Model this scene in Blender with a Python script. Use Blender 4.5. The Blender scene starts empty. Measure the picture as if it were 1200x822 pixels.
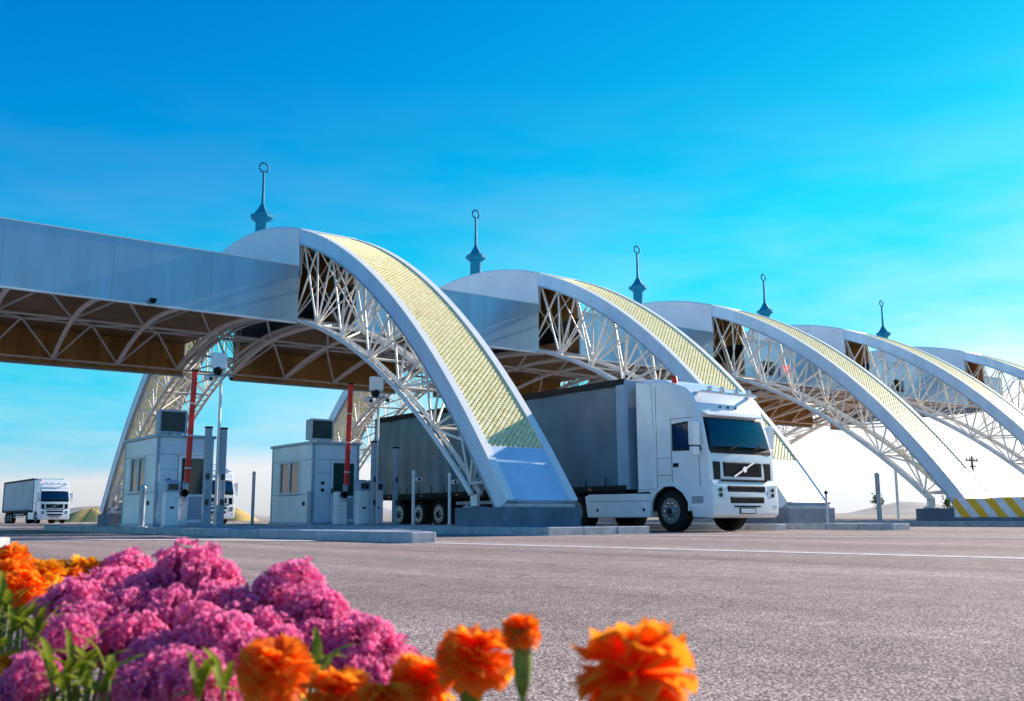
import bpy, bmesh, math, random
import numpy as np
from mathutils import Vector, Matrix

random.seed(7)
rng = np.random.RandomState(11)
S = bpy.context.scene
COL = S.collection

# ------------------------------------------------------------------ camera
CAM_H = 0.40
F_PX = 1153.6                       # focal length for a 1200 px wide frame
TILT, YAW, ROLL = math.radians(9.58), math.radians(37.38), math.radians(0.29)
fw = Vector((math.sin(YAW) * math.cos(TILT), math.cos(YAW) * math.cos(TILT), math.sin(TILT)))
rt0 = Vector((math.cos(YAW), -math.sin(YAW), 0))
up0 = rt0.cross(fw)
rt = rt0 * math.cos(ROLL) - up0 * math.sin(ROLL)
up = rt0 * math.sin(ROLL) + up0 * math.cos(ROLL)
cd = bpy.data.cameras.new('camera')
cd.sensor_width = 36.0
cd.lens = 36.0 * F_PX / 1200.0
cd.clip_start, cd.clip_end = 0.02, 6000
cd.dof.use_dof = True
cd.dof.focus_distance = 26.0
cd.dof.aperture_fstop = 10.0
cam = bpy.data.objects.new('camera', cd)
COL.objects.link(cam)
M = Matrix((rt, up, -fw)).transposed().to_4x4()
M.translation = Vector((0, 0, CAM_H))
cam.matrix_world = M
S.camera = cam

# ------------------------------------------------------------------ sky, sun, exposure
SUN_EL = math.radians(22.0)
SKY_GRADE = ((2.3, 4.6, 0.93), (1.18, 1.45, 0.955), (0.715, 0.64, 1.0))
SUN_AZ_VEC = Vector((0.999, -0.025, 0)).normalized()      # horizontal direction towards the sun
w = bpy.data.worlds.new('World')
S.world = w
w.use_nodes = True
nt = w.node_tree
nt.nodes.clear()
sky = nt.nodes.new('ShaderNodeTexSky')
sky.sky_type = 'NISHITA'
sky.sun_disc = False
sky.sun_elevation = SUN_EL
sky.sun_rotation = math.atan2(SUN_AZ_VEC.x, SUN_AZ_VEC.y)
sky.air_density = 1.0
sky.dust_density = 0.15
sky.ozone_density = 2.0
SKY_K = 0.12
sepc = nt.nodes.new('ShaderNodeSeparateColor')
comb = nt.nodes.new('ShaderNodeCombineColor')
bg = nt.nodes.new('ShaderNodeBackground')
bg.inputs['Strength'].default_value = SKY_K
wo = nt.nodes.new('ShaderNodeOutputWorld')


def smath(op, a_, b_):
    q = nt.nodes.new('ShaderNodeMath')
    q.operation = op
    for i_, v_ in enumerate((a_, b_)):
        if isinstance(v_, (int, float)):
            q.inputs[i_].default_value = v_
        else:
            nt.links.new(v_, q.inputs[i_])
    return q.outputs[0]


# strongly graded, saturated sky: each channel of the Nishita sky gets its own contrast, and no channel may outgrow the blue
nt.links.new(sky.outputs[0], sepc.inputs[0])
chan = []
for i_, (gain, power, cap) in enumerate(SKY_GRADE):
    q = smath('MULTIPLY', smath('POWER', smath('MULTIPLY', sepc.outputs[i_], SKY_K), power), gain / SKY_K)
    chan.append(q)
tc = nt.nodes.new('ShaderNodeTexCoord')
mpg = nt.nodes.new('ShaderNodeMapping')
mpg.inputs['Scale'].default_value = (1.4, 1.4, 6.0)
nt.links.new(tc.outputs['Generated'], mpg.inputs['Vector'])
hz = nt.nodes.new('ShaderNodeTexNoise')
hz.inputs['Scale'].default_value = 2.6
hz.inputs['Detail'].default_value = 7
hz.inputs['Roughness'].default_value = 0.55
nt.links.new(mpg.outputs[0], hz.inputs['Vector'])
hr = nt.nodes.new('ShaderNodeMapRange')          # thin uneven haze: 0 .. 1
hr.inputs['From Min'].default_value = 0.42
hr.inputs['From Max'].default_value = 0.75
nt.links.new(hz.outputs['Fac'], hr.inputs['Value'])
sxyz = nt.nodes.new('ShaderNodeSeparateXYZ')
nt.links.new(tc.outputs['Generated'], sxyz.inputs[0])
lowm = nt.nodes.new('ShaderNodeMapRange')
lowm.inputs['From Min'].default_value = 0.42
lowm.inputs['From Max'].default_value = 0.10
nt.links.new(sxyz.outputs['Z'], lowm.inputs['Value'])
blue = chan[2]
red = smath('MINIMUM', chan[0], smath('MULTIPLY', blue, SKY_GRADE[0][2]))
red = smath('MINIMUM', smath('ADD', red, smath('MULTIPLY', smath('MULTIPLY', smath('MULTIPLY', hr.outputs[0], lowm.outputs[0]), chan[1]), 0.42)), smath('MULTIPLY', blue, SKY_GRADE[0][2]))
green = smath('MINIMUM', chan[1], smath('ADD', smath('MULTIPLY', blue, 0.71), smath('MULTIPLY', red, 0.27)))
nt.links.new(red, comb.inputs[0])
nt.links.new(green, comb.inputs[1])
nt.links.new(blue, comb.inputs[2])
nt.links.new(comb.outputs[0], bg.inputs['Color'])
nt.links.new(bg.outputs[0], wo.inputs['Surface'])

sl = bpy.data.lights.new('sun', 'SUN')
sl.energy = 5.0
sl.angle = math.radians(0.53)
sl.color = (1.0, 0.88, 0.74)
sun = bpy.data.objects.new('sun', sl)
COL.objects.link(sun)
to_sun = Vector((SUN_AZ_VEC.x * math.cos(SUN_EL), SUN_AZ_VEC.y * math.cos(SUN_EL), math.sin(SUN_EL)))
sun.rotation_euler = (-to_sun).to_track_quat('-Z', 'Y').to_euler()
sun.location = (60, 10, 40)

S.view_settings.view_transform = 'Standard'
S.view_settings.look = 'None'
S.view_settings.exposure = 0.8
S.view_settings.gamma = 1.0
S.view_settings.use_curve_mapping = False

# ------------------------------------------------------------------ materials
MATS = {}


def mat(name, col, rough=0.5, metal=0.0, var=0.0, vscale=6.0, bump=0.0, bscale=40.0, spec=0.5, coat=0.0, dirt=None, stretch=None):
    """Principled material with procedural colour variation and fine relief."""
    if name in MATS:
        return MATS[name]
    m = bpy.data.materials.new(name)
    m.use_nodes = True
    n, l = m.node_tree.nodes, m.node_tree.links
    b = n['Principled BSDF']
    b.inputs['Base Color'].default_value = (*col, 1)
    b.inputs['Roughness'].default_value = rough
    b.inputs['Metallic'].default_value = metal
    b.inputs['Specular IOR Level'].default_value = spec
    b.inputs['Coat Weight'].default_value = coat
    geo = n.new('ShaderNodeNewGeometry')
    src = geo.outputs['Position']
    if stretch:
        mp = n.new('ShaderNodeMapping')
        mp.inputs['Scale'].default_value = stretch
        l.new(src, mp.inputs['Vector'])
        src = mp.outputs[0]
    if var > 0:
        t = n.new('ShaderNodeTexNoise')
        t.inputs['Scale'].default_value = vscale
        t.inputs['Detail'].default_value = 6
        l.new(src, t.inputs['Vector'])
        r = n.new('ShaderNodeValToRGB')
        lo = tuple(max(0, c * (1 - var)) for c in col)
        hi = tuple(min(1, c * (1 + var)) for c in col)
        if dirt:
            lo = dirt
        r.color_ramp.elements[0].position = 0.32
        r.color_ramp.elements[1].position = 0.68
        r.color_ramp.elements[0].color = (*lo, 1)
        r.color_ramp.elements[1].color = (*hi, 1)
        l.new(t.outputs['Fac'], r.inputs['Fac'])
        l.new(r.outputs['Color'], b.inputs['Base Color'])
        rr = n.new('ShaderNodeMapRange')
        rr.inputs['To Min'].default_value = min(1, rough + 0.1)
        rr.inputs['To Max'].default_value = max(0.02, rough - 0.06)
        l.new(t.outputs['Fac'], rr.inputs['Value'])
        l.new(rr.outputs[0], b.inputs['Roughness'])
    if bump > 0:
        t2 = n.new('ShaderNodeTexNoise')
        t2.inputs['Scale'].default_value = bscale
        t2.inputs['Detail'].default_value = 4
        l.new(src, t2.inputs['Vector'])
        bp = n.new('ShaderNodeBump')
        bp.inputs['Strength'].default_value = bump
        bp.inputs['Distance'].default_value = 0.02
        l.new(t2.outputs['Fac'], bp.inputs['Height'])
        l.new(bp.outputs[0], b.inputs['Normal'])
    MATS[name] = m
    return m


def two_tone(name, c_in, c_out, rough=0.6, trans=0.35, pos=(0.2, 0.9), var=0.12):
    """Petal / leaf material: colour runs along the UV v axis, light passes through."""
    m = bpy.data.materials.new(name)
    m.use_nodes = True
    n, l = m.node_tree.nodes, m.node_tree.links
    b = n['Principled BSDF']
    b.inputs['Roughness'].default_value = rough
    b.inputs['Specular IOR Level'].default_value = 0.25
    uv = n.new('ShaderNodeUVMap')
    sp = n.new('ShaderNodeSeparateXYZ')
    l.new(uv.outputs[0], sp.inputs[0])
    r = n.new('ShaderNodeValToRGB')
    r.color_ramp.elements[0].position, r.color_ramp.elements[1].position = pos
    r.color_ramp.elements[0].color = (*c_in, 1)
    r.color_ramp.elements[1].color = (*c_out, 1)
    l.new(sp.outputs['Y'], r.inputs['Fac'])
    geo = n.new('ShaderNodeNewGeometry')
    t = n.new('ShaderNodeTexNoise')
    t.inputs['Scale'].default_value = 60
    l.new(geo.outputs['Position'], t.inputs['Vector'])
    hs = n.new('ShaderNodeHueSaturation')
    mr = n.new('ShaderNodeMapRange')
    mr.inputs['To Min'].default_value = 1 - 2.2 * var
    mr.inputs['To Max'].default_value = 1 + 2.2 * var
    l.new(t.outputs['Fac'], mr.inputs['Value'])
    l.new(mr.outputs[0], hs.inputs['Value'])
    l.new(r.outputs['Color'], hs.inputs['Color'])
    l.new(hs.outputs[0], b.inputs['Base Color'])
    tr = n.new('ShaderNodeBsdfTranslucent')
    l.new(hs.outputs[0], tr.inputs['Color'])
    mx = n.new('ShaderNodeMixShader')
    mx.inputs[0].default_value = trans
    l.new(b.outputs[0], mx.inputs[1])
    l.new(tr.outputs[0], mx.inputs[2])
    l.new(mx.outputs[0], n['Material Output'].inputs['Surface'])
    MATS[name] = m
    return m


M_PANEL = mat('clad_panel', (0.30, 0.46, 0.60), 0.32, 0.45, 0.10, 1.0, 0.02, 3.0, stretch=(1.6, 1.6, 0.22))
M_ARCH = mat('arch_panel', (0.54, 0.70, 0.86), 0.36, 0.12, 0.09, 1.0, 0.02, 3.0, stretch=(2.0, 2.0, 0.35))
M_CROWN = mat('crown_white', (0.78, 0.80, 0.82), 0.45, 0.0, 0.06, 0.8, 0.02, 3.0)
M_EDGE = mat('arch_edge', (0.84, 0.84, 0.83), 0.42, 0.0, 0.04, 1.5)
M_TUBE = mat('tube_white', (0.84, 0.80, 0.75), 0.42, 0.0, 0.10, 2.0)
M_SOFFIT = mat('soffit_brown', (0.30, 0.16, 0.05), 0.6, 0.0, 0.25, 1.2)
M_RIB = mat('lining_brown', (0.42, 0.21, 0.04), 0.5, 0.0, 0.35, 1.5, stretch=(1, 1, 0.15))
M_GOLD = mat('lattice_gold', (0.94, 0.85, 0.52), 0.45, 0.0, 0.08, 7.0, dirt=(0.76, 0.64, 0.25))
M_CONC = mat('concrete', (0.36, 0.38, 0.40), 0.85, 0.0, 0.16, 2.2, 0.35, 60)
M_CONC_D = mat('pedestal_concrete', (0.13, 0.17, 0.22), 0.8, 0.0, 0.2, 2.5, 0.3, 45)
M_KERB = mat('kerb_stone', (0.40, 0.42, 0.45), 0.85, 0.0, 0.18, 4.0, 0.4, 55)
M_SPIRE = mat('spire_blue', (0.0, 0.21, 0.36), 0.55, 0.0, 0.1, 4.0, spec=0.2)
M_STEEL = mat('grey_steel', (0.36, 0.42, 0.48), 0.45, 0.4, 0.1, 5.0)
M_BOOTH = mat('booth_panel', (0.80, 0.88, 0.93), 0.4, 0.05, 0.06, 2.0)
M_BTRIM = mat('booth_trim', (0.36, 0.47, 0.56), 0.45, 0.1, 0.06, 3.0)
M_WHITE = mat('white_paint', (0.80, 0.80, 0.80), 0.45, 0.0, 0.07, 3.0)
M_RED = mat('red_paint', (0.85, 0.02, 0.015), 0.4, 0.0, 0.1, 6.0)
M_BLACK = mat('black_plastic', (0.010, 0.011, 0.013), 0.5, 0.0, 0.2, 9.0, spec=0.2)
M_SCREEN = mat('dark_screen', (0.012, 0.02, 0.03), 0.25, 0.0, 0.3, 30.0)
M_CAB = mat('cab_white', (0.80, 0.85, 0.88), 0.28, 0.0, 0.04, 2.0, coat=0.5)
M_CURTAIN = mat('curtain_grey', (0.05, 0.135, 0.20), 0.34, 0.0, 0.2, 1.1, 0.15, 2.0)
M_CURTAIN2 = mat('curtain_pale', (0.24, 0.38, 0.50), 0.5, 0.0, 0.1, 1.3, 0.15, 2.0)
M_CURTAIN3 = mat('curtain_light', (0.42, 0.46, 0.50), 0.5, 0.0, 0.1, 1.3, 0.15, 2.0)
M_CHASSIS = mat('chassis_black', (0.018, 0.017, 0.018), 0.65, 0.0, 0.3, 5.0, spec=0.2)
M_TYRE = mat('tyre_rubber', (0.016, 0.015, 0.015), 0.85, 0.0, 0.25, 12.0, spec=0.2)
M_RIM = mat('rim_metal', (0.22, 0.23, 0.25), 0.45, 0.7, 0.15, 14.0)
M_CHROME = mat('chrome', (0.75, 0.76, 0.78), 0.15, 1.0)
M_LAMP = mat('lamp_glass', (0.55, 0.6, 0.65), 0.08, 0.3)
M_ORANGE = mat('orange_lens', (0.8, 0.25, 0.02), 0.3)
M_LINE = mat('road_paint', (0.88, 0.86, 0.83), 0.7, 0.0, 0.12, 5.0, 0.2, 80, dirt=(0.66, 0.60, 0.56))
M_DARK_STRIP = mat('strip_black', (0.02, 0.02, 0.022), 0.7, 0.0, 0.3, 6)
M_SOIL = mat('soil', (0.06, 0.04, 0.025), 0.95, 0.0, 0.4, 30, 0.8, 60)
M_SAND = mat('sand', (0.60, 0.40, 0.13), 0.95, 0.0, 0.15, 0.08, 0.3, 1.0)
M_HILL = mat('hill_earth', (0.40, 0.34, 0.30), 0.95, 0.0, 0.2, 0.01)
M_WOOD = mat('pole_wood', (0.16, 0.11, 0.07), 0.8, 0.0, 0.2, 8)
M_BARK = mat('bark', (0.12, 0.08, 0.05), 0.9, 0.0, 0.3, 12)
M_CREW = mat('screen_green', (0.01, 0.06, 0.05), 0.06)

M_GLASS = mat('dark_glass', (0.003, 0.022, 0.075), 0.03, 0.0, spec=0.5)


def clear_glass():
    m = bpy.data.materials.new('clear_glass')
    m.use_nodes = True
    n, l = m.node_tree.nodes, m.node_tree.links
    g = n.new('ShaderNodeBsdfGlossy')
    g.inputs['Roughness'].default_value = 0.03
    t = n.new('ShaderNodeBsdfTransparent')
    t.inputs['Color'].default_value = (0.72, 0.84, 0.86, 1)
    fr = n.new('ShaderNodeFresnel')
    fr.inputs['IOR'].default_value = 2.1
    mx = n.new('ShaderNodeMixShader')
    l.new(fr.outputs[0], mx.inputs[0])
    l.new(t.outputs[0], mx.inputs[1])
    l.new(g.outputs[0], mx.inputs[2])
    l.new(mx.outputs[0], n['Material Output'].inputs['Surface'])
    return m


M_CLEAR = clear_glass()


def asphalt():
    m = bpy.data.materials.new('asphalt')
    m.use_nodes = True
    n, l = m.node_tree.nodes, m.node_tree.links
    b = n['Principled BSDF']
    b.inputs['Roughness'].default_value = 0.9
    b.inputs['Specular IOR Level'].default_value = 0.15
    geo = n.new('ShaderNodeNewGeometry')

    def noise(scale, detail=4, rough=0.5, vec=None):
        t = n.new('ShaderNodeTexNoise')
        t.inputs['Scale'].default_value = scale
        t.inputs['Detail'].default_value = detail
        t.inputs['Roughness'].default_value = rough
        l.new(vec or geo.outputs['Position'], t.inputs['Vector'])
        return t.outputs['Fac']

    def ramp(fac, p0, p1, c0, c1):
        r = n.new('ShaderNodeValToRGB')
        r.color_ramp.elements[0].position = p0
        r.color_ramp.elements[1].position = p1
        r.color_ramp.elements[0].color = (*c0, 1)
        r.color_ramp.elements[1].color = (*c1, 1)
        l.new(fac, r.inputs['Fac'])
        return r.outputs['Color']

    def mul(a, bb, f=1.0):
        x = n.new('ShaderNodeMix')
        x.data_type = 'RGBA'
        x.blend_type = 'MULTIPLY'
        x.inputs[0].default_value = f
        l.new(a, x.inputs[6])
        l.new(bb, x.inputs[7])
        return x.outputs[2]
    v = n.new('ShaderNodeTexVoronoi')
    v.inputs['Scale'].default_value = 125
    l.new(geo.outputs['Position'], v.inputs['Vector'])
    stones = ramp(v.outputs['Color'], 0.25, 0.8, (0.58, 0.55, 0.55), (1.35, 1.32, 1.3))
    gaps = ramp(v.outputs['Distance'], 0.25, 0.62, (1, 1, 1), (0.26, 0.25, 0.26))
    base = ramp(noise(0.35, 6, 0.6), 0.3, 0.7, (0.74, 0.585, 0.505), (0.92, 0.75, 0.66))
    mid = ramp(noise(4.0, 5, 0.6), 0.3, 0.7, (0.78, 0.77, 0.77), (1.12, 1.11, 1.11))
    mp = n.new('ShaderNodeMapping')                       # wheel tracks run along the lanes (world y)
    mp.inputs['Scale'].default_value = (0.9, 0.04, 1)
    l.new(geo.outputs['Position'], mp.inputs['Vector'])
    tracks = ramp(noise(1.0, 4, 0.6, mp.outputs[0]), 0.35, 0.65, (0.66, 0.66, 0.67), (1.10, 1.09, 1.08))
    wv = n.new('ShaderNodeVectorMath')
    wv.operation = 'MULTIPLY_ADD'
    tn = n.new('ShaderNodeTexNoise')
    tn.inputs['Scale'].default_value = 0.9
    tn.inputs['Detail'].default_value = 5
    l.new(geo.outputs['Position'], tn.inputs['Vector'])
    l.new(tn.outputs['Color'], wv.inputs[0])
    wv.inputs[1].default_value = (1.6, 1.6, 0)
    l.new(geo.outputs['Position'], wv.inputs[2])
    ve = n.new('ShaderNodeTexVoronoi')
    ve.feature = 'DISTANCE_TO_EDGE'
    ve.inputs['Scale'].default_value = 0.22
    l.new(wv.outputs[0], ve.inputs['Vector'])
    cracks = ramp(ve.outputs['Distance'], 0.0, 0.006, (0.42, 0.40, 0.40), (1, 1, 1))
    spots = ramp(noise(0.55, 8, 0.75), 0.60, 0.74, (1, 1, 1), (0.54, 0.53, 0.53))
    pale = ramp(noise(1.3, 6, 0.7), 0.50, 0.72, (1, 1, 1), (1.16, 1.14, 1.12))
    c = mul(mul(mul(mul(base, mid), tracks), stones, 0.95), gaps, 1.0)
    c = mul(mul(mul(c, cracks, 0.4), spots, 0.8), pale)
    l.new(c, b.inputs['Base Color'])
    bp = n.new('ShaderNodeBump')
    bp.inputs['Strength'].default_value = 0.4
    bp.inputs['Distance'].default_value = 0.006
    bp.invert = True
    l.new(v.outputs['Distance'], bp.inputs['Height'])
    l.new(bp.outputs[0], b.inputs['Normal'])
    return m


M_ASPHALT = asphalt()


def steppe():
    return mat('steppe', (0.36, 0.29, 0.20), 0.95, 0.0, 0.25, 0.05, 0.3, 2.0)


def stripe_mat():
    m = bpy.data.materials.new('hazard_stripes')
    m.use_nodes = True
    n, l = m.node_tree.nodes, m.node_tree.links
    b = n['Principled BSDF']
    b.inputs['Roughness'].default_value = 0.6
    geo = n.new('ShaderNodeNewGeometry')
    sp = n.new('ShaderNodeSeparateXYZ')
    l.new(geo.outputs['Position'], sp.inputs[0])
    a = n.new('ShaderNodeMath'); a.operation = 'MULTIPLY'; a.inputs[1].default_value = -0.75
    l.new(sp.outputs['Z'], a.inputs[0])
    s1 = n.new('ShaderNodeMath'); s1.operation = 'ADD'
    l.new(sp.outputs['Y'], s1.inputs[0]); l.new(a.outputs[0], s1.inputs[1])
    s2 = n.new('ShaderNodeMath'); s2.operation = 'ADD'
    l.new(s1.outputs[0], s2.inputs[0]); l.new(sp.outputs['X'], s2.inputs[1])
    f = n.new('ShaderNodeMath'); f.operation = 'MULTIPLY'; f.inputs[1].default_value = 1.55
    l.new(s2.outputs[0], f.inputs[0])
    fr = n.new('ShaderNodeMath'); fr.operation = 'FRACT'
    l.new(f.outputs[0], fr.inputs[0])
    g = n.new('ShaderNodeMath'); g.operation = 'GREATER_THAN'; g.inputs[1].default_value = 0.5
    l.new(fr.outputs[0], g.inputs[0])
    t = n.new('ShaderNodeTexNoise'); t.inputs['Scale'].default_value = 5
    l.new(geo.outputs['Position'], t.inputs['Vector'])
    mx = n.new('ShaderNodeMix'); mx.data_type = 'RGBA'
    mx.inputs[6].default_value = (0.82, 0.84, 0.86, 1)
    mx.inputs[7].default_value = (1.0, 0.52, 0.02, 1)
    l.new(g.outputs[0], mx.inputs[0])
    hs = n.new('ShaderNodeHueSaturation')
    mr = n.new('ShaderNodeMapRange'); mr.inputs['To Min'].default_value = 0.75; mr.inputs['To Max'].default_value = 1.15
    l.new(t.outputs['Fac'], mr.inputs['Value']); l.new(mr.outputs[0], hs.inputs['Value'])
    l.new(mx.outputs[2], hs.inputs['Color']); l.new(hs.outputs[0], b.inputs['Base Color'])
    return m


M_STRIPE = stripe_mat()


def emit(name, col, s):
    m = bpy.data.materials.new(name)
    m.use_nodes = True
    b = m.node_tree.nodes['Principled BSDF']
    b.inputs['Base Color'].default_value = (*col, 1)
    b.inputs['Emission Color'].default_value = (*col, 1)
    b.inputs['Emission Strength'].default_value = s
    return m


M_SIGRED = emit('signal_red', (0.8, 0.03, 0.02), 1.2)
M_PINK = two_tone('pink_petal', (0.74, 0.018, 0.22), (1.0, 0.31, 0.54), pos=(0.0, 0.9), trans=0.55, var=0.2)
M_PINKC = mat('pink_core', (0.30, 0.02, 0.12), 0.8, 0.0, 0.3, 60)
M_MARI = two_tone('marigold_petal', (1.0, 0.085, 0.008), (1.0, 0.33, 0.02), pos=(0.1, 1.0), trans=0.68, var=0.12)
M_MARIY = two_tone('yellow_marigold_petal', (0.86, 0.20, 0.006), (1.0, 0.50, 0.02), pos=(0.1, 0.9), trans=0.42, var=0.12)
M_LEAF = two_tone('leaf_green', (0.10, 0.16, 0.012), (0.34, 0.36, 0.02), pos=(0.0, 1.0), trans=0.35, var=0.2)
M_STEM = mat('stem_green', (0.11, 0.15, 0.02), 0.6, 0.0, 0.3, 60)
M_CALYX = mat('calyx_green', (0.13, 0.19, 0.02), 0.5, 0.0, 0.3, 90)
M_TREE = two_tone('tree_leaf', (0.05, 0.09, 0.02), (0.09, 0.13, 0.03), trans=0.25, var=0.2)


# ------------------------------------------------------------------ mesh helpers
class MB:
    def __init__(self):
        self.v, self.f, self.uv = [], [], None

    def add(self, vs, fs):
        o = len(self.v)
        self.v += [tuple(p) for p in vs]
        self.f += [tuple(i + o for i in q) for q in fs]
        return self

    def box(self, x0, x1, y0, y1, z0, z1):
        return self.add([(x0, y0, z0), (x1, y0, z0), (x1, y1, z0), (x0, y1, z0), (x0, y0, z1), (x1, y0, z1), (x1, y1, z1), (x0, y1, z1)],
                        [(0, 3, 2, 1), (4, 5, 6, 7), (0, 1, 5, 4), (1, 2, 6, 5), (2, 3, 7, 6), (3, 0, 4, 7)])

    def frame_x(self, x0, x1, y0, y1, z0, z1, t):
        """rectangular ring lying in the y-z plane"""
        self.box(x0, x1, y0, y1, z0, z0 + t); self.box(x0, x1, y0, y1, z1 - t, z1)
        self.box(x0, x1, y0, y0 + t, z0 + t, z1 - t); self.box(x0, x1, y1 - t, y1, z0 + t, z1 - t)
        return self

    def frame_y(self, x0, x1, y0, y1, z0, z1, t):
        self.box(x0, x1, y0, y1, z0, z0 + t); self.box(x0, x1, y0, y1, z1 - t, z1)
        self.box(x0, x0 + t, y0, y1, z0 + t, z1 - t); self.box(x1 - t, x1, y0, y1, z0 + t, z1 - t)
        return self

    def prism_x(self, prof, x0, x1):
        """profile [(y,z)...] extruded across x"""
        n = len(prof)
        vs = [(x0, y, z) for y, z in prof] + [(x1, y, z) for y, z in prof]
        fs = [tuple(range(n)), tuple(range(2 * n - 1, n - 1, -1))]
        fs += [(i, i + n, (i + 1) % n + n, (i + 1) % n) for i in range(n)]
        return self.add(vs, fs)

    def prism_z(self, prof, z0, z1):
        n = len(prof)
        vs = [(x, y, z0) for x, y in prof] + [(x, y, z1) for x, y in prof]
        fs = [tuple(range(n - 1, -1, -1)), tuple(range(n, 2 * n))]
        fs += [(i, (i + 1) % n, (i + 1) % n + n, i + n) for i in range(n)]
        return self.add(vs, fs)

    def sweep(self, pts, r, n=8, caps=True):
        pts = [Vector(p) for p in pts]
        rs = r if isinstance(r, (list, tuple)) else [r] * len(pts)
        vs, fs = [], []
        for i, p in enumerate(pts):
            t = (pts[min(i + 1, len(pts) - 1)] - pts[max(i - 1, 0)]).normalized()
            a = t.cross(Vector((0, 0, 1)))
            if a.length < 1e-3:
                a = t.cross(Vector((1, 0, 0)))
            a.normalize()
            b = t.cross(a)
            for k in range(n):
                an = 2 * math.pi * k / n
                vs.append(p + (a * math.cos(an) + b * math.sin(an)) * rs[i])
        for i in range(len(pts) - 1):
            for k in range(n):
                k2 = (k + 1) % n
                fs.append((i * n + k, i * n + k2, (i + 1) * n + k2, (i + 1) * n + k))
        if caps:
            fs.append(tuple(range(n - 1, -1, -1)))
            fs.append(tuple(range((len(pts) - 1) * n, len(pts) * n)))
        return self.add(vs, fs)

    def lathe(self, prof, n=16, c=(0, 0, 0), axis='z'):
        vs, fs = [], []
        for r, h in prof:
            for k in range(n):
                a = 2 * math.pi * k / n
                q = (r * math.cos(a), r * math.sin(a), h)
                if axis == 'x':
                    q = (q[2], q[0], q[1])
                elif axis == 'y':
                    q = (q[0], q[2], q[1])
                vs.append((q[0] + c[0], q[1] + c[1], q[2] + c[2]))
        m = len(prof)
        for i in range(m - 1):
            for k in range(n):
                k2 = (k + 1) % n
                fs.append((i * n + k, i * n + k2, (i + 1) * n + k2, (i + 1) * n + k))
        fs.append(tuple(range(n - 1, -1, -1)))
        fs.append(tuple(range((m - 1) * n, m * n)))
        return self.add(vs, fs)

    def ribbon(self, left, right, thick):
        """plate between two polylines, thickened along its own normal"""
        L = [Vector(p) for p in left]; R = [Vector(p) for p in right]
        vs = []
        for i in range(len(L)):
            t = L[min(i + 1, len(L) - 1)] - L[max(i - 1, 0)]
            nn = t.cross(R[i] - L[i]).normalized() * thick
            vs += [L[i], R[i], R[i] + nn, L[i] + nn]
        fs = []
        for i in range(len(L) - 1):
            a = i * 4; b = a + 4
            fs += [(a, a + 1, b + 1, b), (a + 1, a + 2, b + 2, b + 1), (a + 2, a + 3, b + 3, b + 2), (a + 3, a, b, b + 3)]
        fs += [(3, 2, 1, 0), tuple(len(vs) - 4 + k for k in range(4))]
        return self.add(vs, fs)

    def mesh(self, name, m, bevel=0.0, smooth=False, seg=2, bang=35):
        me = bpy.data.meshes.new(name)
        me.from_pydata(self.v, [], self.f)
        bm = bmesh.new()
        bm.from_mesh(me)
        bmesh.ops.recalc_face_normals(bm, faces=bm.faces)
        if bevel > 0:
            es = [e for e in bm.edges if len(e.link_faces) == 2 and e.calc_face_angle(0) > math.radians(bang)]
            bmesh.ops.bevel(bm, geom=es, offset=bevel, segments=seg, affect='EDGES', profile=0.6, clamp_overlap=True)
        for fc in bm.faces:
            fc.smooth = bool(smooth)
        if smooth:
            for e in bm.edges:
                if len(e.link_faces) == 2 and e.calc_face_angle(0) > math.radians(40):
                    e.smooth = False
        bm.to_mesh(me)
        bm.free()
        me.materials.append(m)
        return me

    def build(self, name, m, parent=None, bevel=0.0, smooth=False, loc=None, seg=2):
        return obj(name, self.mesh(name, m, bevel, smooth, seg), parent, loc)


def obj(name, me, parent=None, loc=None):
    o = bpy.data.objects.new(name, me)
    COL.objects.link(o)
    if parent is not None:
        o.parent = parent
    if loc is not None:
        o.location = loc
    return o


def tag(o, label, cat, group=None):
    o['label'] = label
    o['category'] = cat
    if group:
        o['group'] = group
    return o


def thing(name, label, cat, loc=(0, 0, 0), group=None, rz=0):
    o = bpy.data.objects.new(name, None)
    COL.objects.link(o)
    o.location = loc
    o.rotation_euler = (0, 0, rz)
    return tag(o, label, cat, group)


KIDS = {}


def copy_tree(o, parent=None):
    c = o.copy()
    COL.objects.link(c)
    c.parent = parent
    for ch in KIDS.get(o.name) or [x for x in COL.objects if x.parent == o]:
        copy_tree(ch, c)
    return c


def index_children():
    KIDS.clear()
    for x in COL.objects:
        if x.parent:
            KIDS.setdefault(x.parent.name, []).append(x)


_tube_mesh = {}


def tube(name, p0, p1, r, m, parent):
    """straight round member: shared unit cylinder, placed between two points"""
    if m.name not in _tube_mesh:
        _tube_mesh[m.name] = MB().sweep([(0, 0, 0), (0, 0, 1)], 1.0, 8).mesh('tube', m, smooth=True)
    p0, p1 = Vector(p0), Vector(p1)
    d = p1 - p0
    o = obj(name, _tube_mesh[m.name], parent)
    q = d.to_track_quat('Z', 'Y')
    o.matrix_local = Matrix.Translation(p0) @ q.to_matrix().to_4x4() @ Matrix.Diagonal((r, r, d.length, 1))
    return o


def structure(o):
    o['kind'] = 'structure'
    return o


# ------------------------------------------------------------------ ground, road, markings
g = MB()
g.add([(-3000, -3000, -0.012), (3000, -3000, -0.012), (3000, 3000, -0.012), (-3000, 3000, -0.012)], [(0, 1, 2, 3)])
structure(g.build('ground', steppe()))
g = MB()
g.add([(-40, -20, 0), (140, -20, 0), (140, 130, 0), (-40, 130, 0)], [(0, 1, 2, 3)])
structure(g.build('road', M_ASPHALT))


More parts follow.
